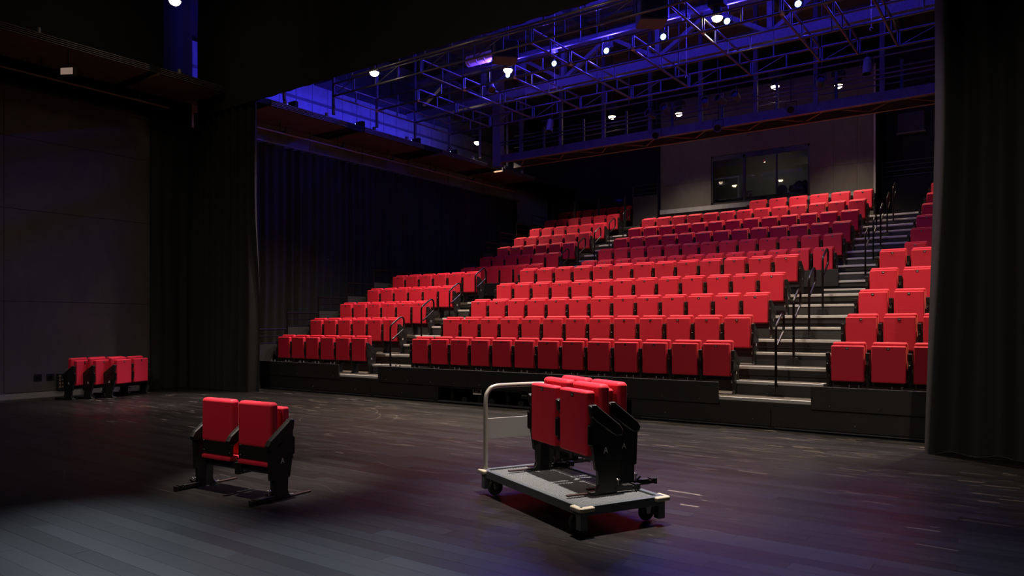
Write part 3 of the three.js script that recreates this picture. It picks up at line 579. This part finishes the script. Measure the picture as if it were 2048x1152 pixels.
/* ---------- left wall fittings ---------- */
for (const [d, y, w, label] of [[6.72, 0.43, 0.14, 'small black socket plate on the left wall, left one'], [6.96, 0.43, 0.14, 'small black socket plate on the left wall, right one']]) {
  const t = thing('socket_plate', label, 'socket', V(-17.085, y - 0.07, d)); mesh('plate', [rbox(0.03, 0.14, w, 0.004, 0, 0.07, 0, 1)], M.black, t); mesh('insert', [rbox(0.008, 0.07, 0.07, 0.002, 0.017, 0.07, 0, 1)], M.blackGloss, t); }
{ const t = thing('connector_panel', 'black wall panel of round brass connectors beside the nested seats', 'socket panel', V(-17.07, 0.13, 7.2));
  mesh('plate', [rbox(0.06, 0.36, 0.24, 0.004, 0, 0.18, 0, 1)], M.black, t);
  for (let a = 0; a < 4; a++) for (let b = 0; b < 3; b++) mesh('connector', [new THREE.TorusGeometry(0.018, 0.004, 6, 12).rotateY(Math.PI / 2).translate(0.032, 0.08 + a * 0.075, -0.07 + b * 0.07)], M.amber, t); }
{ const t = thing('flood_light', 'pale square floodlight face hanging below the left soffit', 'light', V(-15.6, 6.44, 6.65), 0.5);
  mesh('lamp_housing', [rbox(0.3, 0.17, 0.1, 0.01, 0, 0.1, -0.05, 1)], M.blackMatt, t); mesh('face', [rbox(0.26, 0.13, 0.01, 0.003, 0, 0.1, 0.003, 1)], std([0.6, 0.5, 0.45], 0.5, 0, { emissive: new THREE.Color(0.22, 0.15, 0.12), emissiveIntensity: 1 }), t); mesh('bracket', [box(0.02, 0.42, 0.02, 0, 0.36, -0.05)], M.blackMatt, t); }
/* ---------- control booth ---------- */
{ const D = 24.3, t = 0.16, x0 = -10.97, x1 = -4.08, wx0 = -9.12, wx1 = -5.92, wy0 = 5.62, wy1 = 7.25, y0 = 4.2, y1 = 9.4;
  const wb = struct('wall_booth', [box(wx0 - x0, y1 - y0, t, (x0 + wx0) / 2, (y0 + y1) / 2, -D - t / 2 - 0.02), box(x1 - wx1, y1 - y0, t, (wx1 + x1) / 2, (y0 + y1) / 2, -D - t / 2 - 0.02), box(wx1 - wx0, y1 - wy1, t, (wx0 + wx1) / 2, (wy1 + y1) / 2, -D - t / 2 - 0.02), box(wx1 - wx0, wy0 - y0, t, (wx0 + wx1) / 2, (y0 + wy0) / 2, -D - t / 2 - 0.02),
    box(t, y1 - y0, 3.1, x1 - t / 2, (y0 + y1) / 2, -D - t - 1.57), box(t, y1 - y0, 3.1, x0 + t / 2, (y0 + y1) / 2, -D - t - 1.57)], M.wallDark);
  const pan = (a, b, c, d) => mesh('wall_panel', [box(b - a - 0.006, d - c - 0.006, 0.02, (a + b) / 2, (c + d) / 2, -D - 0.01)], M.wall, wb);
  for (const [a, b] of [[x0, wx0], [wx1, -5.211], [-5.211, -4.541], [-4.541, x1]]) for (const [c, d] of [[y0, 6.45], [6.45, 7.9], [7.9, y1]]) pan(a, b, c, d);
  pan(wx0, wx1, wy1, 7.9); pan(wx0, wx1, 7.9, y1); pan(wx0, wx1, y0, wy0);
  struct('trim_1', [box(x1 - x0, 0.15, 0.06, (x0 + x1) / 2, 5.515, -D + 0.03)], M.wallWhite);
  struct('trim_2', [box(0.05, y1 - y0, 0.06, x1 + 0.025, (y0 + y1) / 2, -D - 0.03)], M.ledge);
  const win = struct('window_1', [box(wx1 - wx0, 0.06, 0.1, (wx0 + wx1) / 2, wy1 - 0.03, -D - 0.07), box(wx1 - wx0, 0.05, 0.1, (wx0 + wx1) / 2, wy0 + 0.025, -D - 0.07), box(0.06, wy1 - wy0, 0.1, wx0 + 0.03, (wy0 + wy1) / 2, -D - 0.07), box(0.06, wy1 - wy0, 0.1, wx1 - 0.03, (wy0 + wy1) / 2, -D - 0.07)], M.black);
  mesh('mullion', [box(0.07, wy1 - wy0, 0.08, -8.0, (wy0 + wy1) / 2, -D - 0.07)], M.black, win);
  mesh('mullion', [box(0.04, wy1 - wy0, 0.06, -6.95, (wy0 + wy1) / 2, -D - 0.07)], M.black, win);
  for (const [a, b] of [[wx0 + 0.06, -8.03], [-7.97, -6.97], [-6.93, wx1 - 0.06]]) mesh('pane', [box(b - a, wy1 - wy0 - 0.08, 0.006).rotateX(0.045).translate((a + b) / 2, (wy0 + wy1) / 2, -D - 0.075)], M.glass, win);
  mesh('lintel', [box(wx1 - wx0 - 0.12, 0.1, 0.04, (wx0 + wx1) / 2, wy1 - 0.11, -D - 0.05)], M.black, win);
  struct('booth_floor', [box(x1 - x0, 0.2, 3, (x0 + x1) / 2, 4.75, -D - 1.7)], M.wallDark);
  struct('booth_ceiling', [box(x1 - x0, 0.1, 3, (x0 + x1) / 2, 7.9, -D - 1.7)], M.wallDark);
  struct('wall_booth_back', [box(x1 - x0, 3.2, 0.1, (x0 + x1) / 2, 6.4, -26.75)], M.booth);
  const dr = struct('door_1', [box(1.0, 2.05, 0.05, -9.5, 5.88, -26.67)], M.booth);
  mesh('door_frame', [box(0.05, 2.1, 0.04, -8.97, 5.9, -26.65), box(1.1, 0.06, 0.05, -9.5, 6.94, -26.65)], M.ledge, dr);
  mesh('door_handle', [bar(new THREE.Vector3(-9.1, 5.85, -26.6), new THREE.Vector3(-9.1, 6.05, -26.6), 0.014, 8)], M.zinc, dr);
  const dk = thing('control_desk', 'dark control desk along the booth window', 'desk', V(-7.6, 4.85, 24.95)); mesh('desk_top', [rbox(3.0, 0.04, 0.7, 0.006, 0, 0.95, 0, 1)], M.blackGloss, dk); for (const x of [-1.4, 0, 1.4]) mesh('leg', [box(0.06, 0.93, 0.6, x, 0.465, 0)], M.black, dk);
  const la = thing('laptop', 'dark laptop screen standing on the booth desk', 'laptop', V(-8.1, 5.82, 24.95), 0.2); mesh('keyboard', [rbox(0.36, 0.018, 0.25, 0.004, 0, 0.009, 0, 1)], M.black, la); mesh('screen', [rbox(0.36, 0.23, 0.012, 0.004, 0, 0.13, 0.12, 1).rotateX(0)], M.booth, la);
  const co = thing('covered_console', 'lighting console under a glossy wrinkled black cover at booth window right', 'console', V(-6.35, 5.82, 24.95), -0.15);
  { const g = new THREE.SphereGeometry(0.36, 28, 18), p = g.attributes.position; for (let i = 0; i < p.count; i++) { const x = p.getX(i), y = p.getY(i), z = p.getZ(i), k = 1 + 0.28 * noise.noise(x * 7, y * 9, z * 7); p.setXYZ(i, x * 1.0 * k, Math.max(0, (y + 0.1) * 0.85 * k), z * 0.75 * k); } g.computeVertexNormals(); mesh('cover', [g], std([0.02, 0.02, 0.022], 0.12), co); }
  const hp = thing('round_case', 'round dark case beside the covered console in the booth', 'case', V(-6.93, 5.82, 24.9)); mesh('case_body', [new THREE.CylinderGeometry(0.16, 0.16, 0.1, 24).rotateX(Math.PI / 2).translate(0, 0.16, 0)], M.black, hp); mesh('rim', [new THREE.TorusGeometry(0.16, 0.01, 6, 24).translate(0, 0.16, 0.05)], M.steelDark, hp);
  const st = thing('gooseneck_lamp', 'small bent desk lamp on the booth desk', 'lamp', V(-8.0, 5.82, 24.72)); mesh('stem', [tube([new THREE.Vector3(0, 0, 0), new THREE.Vector3(0.02, 0.1, 0), new THREE.Vector3(0.08, 0.16, 0.02), new THREE.Vector3(0.14, 0.15, 0.04)], 0.008, 16, 6)], M.zinc, st); mesh('head', [rbox(0.08, 0.02, 0.03, 0.006, 0.15, 0.15, 0.04)], M.zinc, st);
  const cl = thing('booth_spot', 'small white swivel spot hanging at the booth window head', 'light', V(-7.42, 7.0, 24.7)); mesh('stem', [bar(new THREE.Vector3(0, 0.12, 0), new THREE.Vector3(0, 0.85, 0), 0.012, 6), bar(new THREE.Vector3(0, 0.12, 0), new THREE.Vector3(-0.02, 0.03, 0), 0.016, 6)], M.white, cl); mesh('lamp_housing', [new THREE.CylinderGeometry(0.035, 0.045, 0.1, 14).rotateX(0.9).translate(-0.04, 0.0, -0.02)], M.white, cl); mesh('lens', [new THREE.CylinderGeometry(0.036, 0.036, 0.006, 14).rotateX(0.9).translate(-0.04, -0.036, -0.06)], M.lampWarm, cl);
  spot(cl, new THREE.Vector3(-0.04, -0.06, -0.1), V(-7.9, 6.2, 26.7), new THREE.Color(1, 0.93, 0.8), LEVEL.booth * 4, 1.2, 1, 2);
}
/* upper deck at back left: dark wall, door, balustrade */
struct('wall_deck_left', [box(8.3, 5, 0.2, -15.2, 7.4, -27.0)], M.wallDark);
{ const dr = struct('door_2', [box(0.9, 2.2, 0.06, -11.9, 6.45, -26.85)], M.wallDark); mesh('door_leaf', [box(0.6, 2.05, 0.02, -11.95, 6.42, -26.8)], M.riser, dr); }
{ const t = thing('glass_balustrade', 'tinted glass balustrade with dark posts behind the top left row', 'railing', V(-15.35, F(11) + 0.42, 24.02));
  const xs = [0, 1.02, 2.04, 3.12]; for (const x of xs) mesh('post', [box(0.07, 1.12, 0.06, x, 0.56, 0)], M.rubber, t);
  for (let k = 0; k < 3; k++) mesh('glass_panel', [box(xs[k + 1] - xs[k] - 0.18, 0.98, 0.012, (xs[k] + xs[k + 1]) / 2, 0.56, 0)], M.glassTint, t);
  mesh('top_rail', [bar(new THREE.Vector3(0, 1.14, 0), new THREE.Vector3(3.15, 1.14, 0), 0.02, 8)], M.tube, t); }
{ const t = thing('deck_rail', 'dark railing on the landing beside the booth, left', 'railing', V(-12.0, F(11), 24.2)); for (const x of [0, 0.95]) mesh('post', [bar(new THREE.Vector3(x, 0, 0), new THREE.Vector3(x, 1.9, 0), 0.02, 8)], M.black, t); for (const y of [1.9, 1.75, 1.6]) mesh('rail', [bar(new THREE.Vector3(0, y, 0), new THREE.Vector3(0.95, y, 0), 0.014, 8)], M.black, t); mesh('kick_panel', [box(0.95, 1.5, 0.03, 0.475, 0.76, 0)], M.riser, t); }
struct('landing_left', [box(3.1, 0.1, 2.0, -12.4, F(11) - 0.05, -24.95)], M.platform);
/* right recess */
struct('wall_recess_right', [box(7.4, 6, 0.2, -0.3, 7.3, -25.9)], M.wallDark);
{ const dr = struct('door_3', [box(1.0, 1.6, 0.06, -3.0, 6.9, -25.76)], M.wallDark); mesh('door_handle', [box(0.03, 0.12, 0.05, -2.62, 6.6, -25.7)], M.zinc, dr);
  const t = thing('projection_screen_case', 'grey box with a pale lower edge above the right recess door', 'case', V(-3.25, 7.46, 25.6)); mesh('case_body', [rbox(0.76, 0.62, 0.16, 0.03, 0, 0.32, 0)], M.riser, t); mesh('edge', [box(0.8, 0.025, 0.2, 0, 0, 0)], M.ledge, t);
  const r = thing('deck_rail', 'dark railing with four bars across the right recess', 'railing', V(-4.0, F(11) - 0.0, 25.2)); for (const x of [0, 1.55]) mesh('post', [bar(new THREE.Vector3(x, 0, 0), new THREE.Vector3(x, 1.9, 0), 0.018, 8)], M.steelDark, r); for (const y of [1.9, 1.76, 1.62, 1.46]) mesh('rail', [bar(new THREE.Vector3(0, y, 0), new THREE.Vector3(1.55, y, 0), 0.014, 8)], M.steelDark, r); mesh('kick_panel', [box(1.55, 1.4, 0.03, 0.775, 0.7, 0)], M.blackMatt, r);
  struct('landing_right', [box(5.2, 0.1, 2.0, -1.4, F(11) - 0.05, -24.9)], M.platform); }

/* ---------- steel in the roof ---------- */
const Y0 = 7.54, Y1 = 7.857;
function ladder(label, a, b, cells, opt = {}) {            // two pipes one above the other with uprights between
  const t = thing('pipe_truss', label, 'truss', a.clone().setY(Y0), 0, opt.group);
  const d = b.clone().sub(a).setY(0), P = (s, y) => d.clone().multiplyScalar(s).setY(y);
  mesh('lower_chord', [bar(P(0, 0), P(1, 0), 0.026, 8)], M.pipe, t); mesh('upper_chord', [bar(P(0, Y1 - Y0), P(1, Y1 - Y0), 0.026, 8)], M.pipe, t);
  for (let k = 0; k <= cells; k++) mesh('upright', [bar(P(k / cells, 0), P(k / cells, Y1 - Y0), 0.02, 6)], M.pipe, t);
  if (opt.diag) for (let k = 0; k < cells; k += 2) mesh('brace', [bar(P(k / cells, 0), P(Math.min(1, (k + 1) / cells), Y1 - Y0), 0.012, 6)], M.pipe, t);
  if (opt.knuckles) for (let k = 0; k <= cells; k += 2) mesh('clamp', [new THREE.CylinderGeometry(0.04, 0.04, 0.07, 10).translate(P(k / cells, 0).x, 0, P(k / cells, 0).z)], M.amber, t);
  return t;
}
ladder('cross pipe truss of the ceiling grid, nearest the black border', V(-13.5, 0, 12.16), V(1.5, 0, 12.16), 19);
ladder('cross pipe truss of the ceiling grid, second from the border', V(-15.1, 0, 12.95), V(1.5, 0, 12.95), 21, { diag: true });
ladder('cross pipe truss of the ceiling grid, third from the border', V(-15.1, 0, 14.53), V(1.5, 0, 14.53), 21, { knuckles: true });
ladder('cross pipe truss of the ceiling grid, fourth from the border', V(-15.1, 0, 16.05), V(1.5, 0, 16.05), 10);
ladder('cross pipe truss of the ceiling grid, farthest before the catwalk', V(-15.1, 0, 17.7), V(1.5, 0, 17.7), 21, { diag: true });
{ const xs = [-15.1, -13.57, -12.0, -10.4, -8.83, -7.24, -5.66, -4.08, -3.29, -2.5, -0.92];
  xs.forEach((x, k) => ladder(`lengthwise pipe truss of the ceiling grid, ${ORD[k + 1]} from the left`, V(x, 0, k === 0 ? 12.95 : k === 8 || k === 9 ? 14.53 : k % 2 ? 14.53 : 12.95), V(x, 0, 17.7), k % 2 && k !== 0 || k === 8 ? 4 : 6)); }
for (const [d, y] of [[15.28, Y1], [16.83, Y1]]) { const o = mesh('grid_pipe', [bar(V(-15.1, y, d), V(1.5, y, d), 0.024, 8)], M.pipe); tag(o, d < 16 ? 'single cross pipe on the grid, between third and fourth trusses' : 'single cross pipe on the grid, between fourth and last trusses', 'pipe'); }
for (let k = 0; k < 7; k++) for (const d of [12.95, 17.7]) { const x = -14.6 + k * 2.37, o = mesh('hanging_rod', [bar(V(x, Y1, d), V(x, 10.86, d), 0.014, 6)], M.pipe); tag(o, `thin rod holding up the ${d < 14 ? 'front' : 'rear'} cross truss, ${ORD[k + 1]} from the left`, 'rod', 'grid hanging rods'); }
/* roof truss: tube above, flat band below, leaning members between */
function roofTruss(label, d, yl, yu, x0, x1, n, shift) {
  const t = thing('roof_truss', label, 'truss', V(0, yl, d)); const h = yu - yl;
  mesh('lower_chord', [box(x1 - x0, 0.24, 0.2, (x0 + x1) / 2, 0, 0)], M.steel, t);
  mesh('upper_chord', [bar(new THREE.Vector3(x0, h, 0), new THREE.Vector3(x1, h, 0), 0.12, 14)], M.steel, t);
  const s = (x1 - x0) / n;
  for (let k = 0; k < n; k++) { const a = x0 + s * (k + shift); mesh('diagonal', [beamBox(new THREE.Vector3(a, 0.1, 0), new THREE.Vector3(a + s / 2, h - 0.08, 0), 0.14, 0.10)], M.steel, t); mesh('diagonal', [beamBox(new THREE.Vector3(a + s / 2, h - 0.08, 0), new THREE.Vector3(a + s, 0.1, 0), 0.14, 0.10)], M.steel, t); mesh('gusset', [box(0.36, 0.4, 0.03, a + s / 2, h - 0.22, 0.1)], M.steel, t); mesh('upright', [box(0.12, h - 0.2, 0.14, a, h / 2, 0)], M.steel, t); }
}
roofTruss('big blue lit roof truss above the rear of the pipe grid', 18.3, 8.58, 9.66, -17.5, 3.2, 7, 0.1);
roofTruss('roof truss above the front of the pipe grid', 14.1, 9.55, 10.6, -17.5, 3.2, 7, 0.35);
for (let k = 0; k < 8; k++) { const x = -16.5 + k * 2.6, o = mesh('roof_joist', [box(0.18, 0.26, 14, x, 10.68, -18.4)], M.steelDark); tag(o, `steel roof joist running away from the stage, ${ORD[k + 1]} from the left`, 'beam', 'roof joists'); }
for (let k = 0; k < 14; k++) { const d = 12.0 + k * 0.95, o = mesh('deck_rib', [box(20.5, 0.08, 0.16, -7.5, 10.805, -d)], M.steel); tag(o, `cross rib under the roof deck, ${ORD[k + 1]} from the border`, 'beam', 'roof deck ribs'); }
{ const t = thing('air_duct', 'flat wide air duct lit blue above the front cross trusses', 'duct', V(-8.6, 9.0, 14.3)); for (let k = 0; k < 5; k++) mesh('duct_section', [rbox(1.48, 0.42, 0.7, 0.012, -2.9 + k * 1.5, 0.21, 0, 1)], M.steelDark, t); for (let k = 0; k < 5; k++) mesh('hanger', [bar(new THREE.Vector3(-2.4 + k * 1.4, 0.41, 0), new THREE.Vector3(-2.4 + k * 1.4, 1.8, 0), 0.012, 6)], M.blackMatt, t); }
{ const t = thing('spiral_duct', 'round brown duct left of the hanging loudspeaker', 'duct', V(-12.8, 9.12, 16.5)); mesh('duct_section', [bar(new THREE.Vector3(-0.62, 0, 0), new THREE.Vector3(0.75, 0, 0), 0.15, 18)], M.amber, t); for (let k = 0; k < 5; k++) mesh('seam', [new THREE.TorusGeometry(0.152, 0.008, 6, 20).rotateY(Math.PI / 2).translate(-0.5 + k * 0.28, 0, 0)], M.deckBrown, t); for (const x of [-0.4, 0.5]) mesh('hanger', [bar(new THREE.Vector3(x, 0.14, 0), new THREE.Vector3(x, 1.72, 0), 0.01, 6)], M.blackMatt, t); }
for (const [x, y, d, turn, label] of [[-10.05, 7.62, 13.7, 0.75, 'boxy hanging loudspeaker above the left warm downlight'], [-6.38, 7.6, 13.7, 0.65, 'boxy hanging loudspeaker at the top edge, right one']]) {
  const t = thing('loudspeaker', label, 'loudspeaker', V(x, y, d), turn, 'hanging loudspeakers');
  mesh('cabinet', [rbox(0.56, 0.42, 0.5, 0.02, 0, 0.21, 0)], M.speaker, t); mesh('grille', [rbox(0.5, 0.36, 0.02, 0.006, 0, 0.21, 0.252)], M.blackMatt, t); mesh('yoke', [tube([new THREE.Vector3(-0.3, 0.2, 0), new THREE.Vector3(-0.3, 0.5, 0), new THREE.Vector3(0.3, 0.5, 0), new THREE.Vector3(0.3, 0.2, 0)], 0.015, 16, 6), bar(new THREE.Vector3(0, 0.49, 0), new THREE.Vector3(0, 3.0, 0), 0.015, 6)], M.blackMatt, t);
}
for (const [x, d, y0, label] of [[-6.996, 17.0, 7.6, 'hoist with hanging chain over the middle of the grid'], [-10.79, 17.0, 8.1, 'hoist with hanging chain left of the roof truss'], [-2.9, 17.0, 7.8, 'hoist with hanging chain at the right of the grid']]) {
  const t = thing('chain_hoist', label, 'hoist', V(x, 9.0, d)); mesh('hoist_body', [new THREE.SphereGeometry(0.12, 14, 10).scale(1, 1, 0.7)], M.zinc, t); mesh('suspension', [bar(new THREE.Vector3(0, 0.1, 0), new THREE.Vector3(0, 1.84, 0), 0.01, 6)], M.zinc, t);
  const links = []; for (let y = -0.14, k = 0; y > y0 - 9; y -= 0.035, k++) links.push(new THREE.TorusGeometry(0.018, 0.005, 5, 8).scale(0.7, 1.25, 1).rotateY(k % 2 ? Math.PI / 2 : 0).translate(0, y, 0)); const c = mesh('chain', links, M.zinc, t); c.userData.kind = 'stuff';
  mesh('hook', [new THREE.TorusGeometry(0.03, 0.008, 6, 12, 4.4).translate(0, y0 - 9 - 0.03, 0)], M.zinc, t);
}
/* catwalk */
{ const t = thing('catwalk', 'blue lit steel catwalk crossing the hall before the back wall', 'catwalk', V(0, 7.04, 20.07)), x0 = -15.0, x1 = 3.4;
  mesh('front_beam', [box(x1 - x0, 0.25, 0.06, (x0 + x1) / 2, 0.125, 0)], M.steelDark, t);
  mesh('bottom_flange', [box(x1 - x0, 0.02, 0.14, (x0 + x1) / 2, 0.0, 0)], M.deckBrown, t);
  mesh('rear_beam', [box(x1 - x0, 0.25, 0.06, (x0 + x1) / 2, 0.125, -0.93)], M.steelDark, t); mesh('rear_flange', [box(x1 - x0, 0.02, 0.1, (x0 + x1) / 2, 0.0, -0.93)], M.deckBrown, t);
  mesh('walkway', [box(x1 - x0, 0.03, 0.86, (x0 + x1) / 2, 0.2, -0.465)], M.steelDark, t);
  for (let x = x0 + 0.3, k = 0; x < x1 - 0.8; x += 0.79, k++) mesh('floor_brace', [beamBox(new THREE.Vector3(x, 0.05, k % 2 ? 0 : -0.93), new THREE.Vector3(x + 0.79, 0.05, k % 2 ? -0.93 : 0), 0.04, 0.03)], M.deckBrown, t);
  for (let k = 0; k < 12; k++) { const x = -14.05 + k * 1.553; mesh('post', [box(0.11, 3.55, 0.09, x, 1.9, 0.0)], M.steelDark, t); mesh('post', [box(0.07, 1.1, 0.06, x + 0.3, 0.7, -0.93)], M.steelDark, t); }
  for (const y of [0.56, 0.67]) mesh('rail', [bar(new THREE.Vector3(x0, y, 0.05), new THREE.Vector3(x1, y, 0.05), 0.022, 8)], M.pipe, t);
  for (const y of [0.7, 1.1]) mesh('rail', [bar(new THREE.Vector3(x0, y, -0.93), new THREE.Vector3(x1, y, -0.93), 0.02, 8)], M.pipe, t);
  const o = mesh('column', [box(0.3, 3.95, 0.25, -15.0, 8.87, -20.07)], M.steel); tag(o, 'square blue lit column at the left end of the catwalk', 'column');
  const p = mesh('lighting_bar', [bar(V(-13, 8.05, 19.7), V(2, 8.05, 19.7), 0.024, 8)], M.pipe); tag(p, 'long horizontal lighting bar just before the catwalk', 'pipe'); for (let k = 0; k < 6; k++) { const h = mesh('hanger', [bar(V(-12.6 + k * 2.7, 8.05, 19.7), V(-12.6 + k * 2.7, 10.86, 19.7), 0.012, 6)], M.pipe, p); }
}
/* stage lamps on the bar and the catwalk */
const canBody = join([new THREE.CylinderGeometry(0.10, 0.085, 0.3, 18, 1, true).translate(0, 0, 0), new THREE.SphereGeometry(0.086, 14, 8, 0, 6.2832, 0, 1.5708).rotateX(Math.PI).translate(0, -0.15, 0)]), canRim = join([new THREE.TorusGeometry(0.10, 0.012, 8, 22).rotateX(Math.PI / 2).translate(0, 0.15, 0)]), canGlass = join([new THREE.CylinderGeometry(0.095, 0.095, 0.01, 18).translate(0, 0.1, 0)]);
function can(label, x, y, d, tilt, top, twist = 0) {
  const t = thing('theatre_spotlight', label, 'stage light', V(x, y, d), twist, 'unlit theatre spotlights');
  for (const [n, g, m] of [['lamp_housing', canBody, M.speaker], ['rim', canRim, M.steelDark], ['lens', canGlass, M.blackGloss]]) { const o = mesh(n, g, m, t); o.rotation.x = tilt; }
  mesh('yoke', [tube([new THREE.Vector3(-0.13, 0, 0), new THREE.Vector3(-0.13, 0.2, 0), new THREE.Vector3(0.13, 0.2, 0), new THREE.Vector3(0.13, 0, 0)], 0.01, 20, 6, 0.05), bar(new THREE.Vector3(0, 0.2, 0), new THREE.Vector3(0, top - y, 0), 0.014, 6)], M.blackMatt, t);
}
[[-9.209, 7.65, 19.7, 'first'], [-8.743, 7.72, 19.7, 'second'], [-7.572, 7.70, 19.7, 'third'], [-7.119, 7.70, 19.7, 'fourth'], [-6.7, 7.72, 19.7, 'fifth'], [-4.535, 7.70, 19.7, 'sixth']].forEach(([x, y, d, k], i) => can(`unlit round theatre spotlight on the bar before the catwalk, ${k} from the left`, x, y, d, 1.35, 8.05, (i % 3 - 1) * 0.3));
[[-9.02, 7.02, 19.7, 'left'], [-7.189, 6.95, 19.7, 'middle'], [-5.256, 7.12, 19.7, 'right']].forEach(([x, y, d, k]) => can(`theatre spotlight slung low on the catwalk beam, ${k} one`, x, y, d, 1.9, 8.05, 0.2));
can('thin theatre spotlight pointing down from the rear cross truss, left', -11.4, 7.2, 17.7, 2.9, 7.54); can('thin theatre spotlight pointing down from the rear cross truss, right', -3.1, 7.2, 17.7, 3.0, 7.54);
can('theatre spotlight tilted down under the left hanging loudspeaker', -11.9, 7.85, 15.6, 2.3, 8.6, 0.8);

shade(scene);
renderer.render(scene, camera);
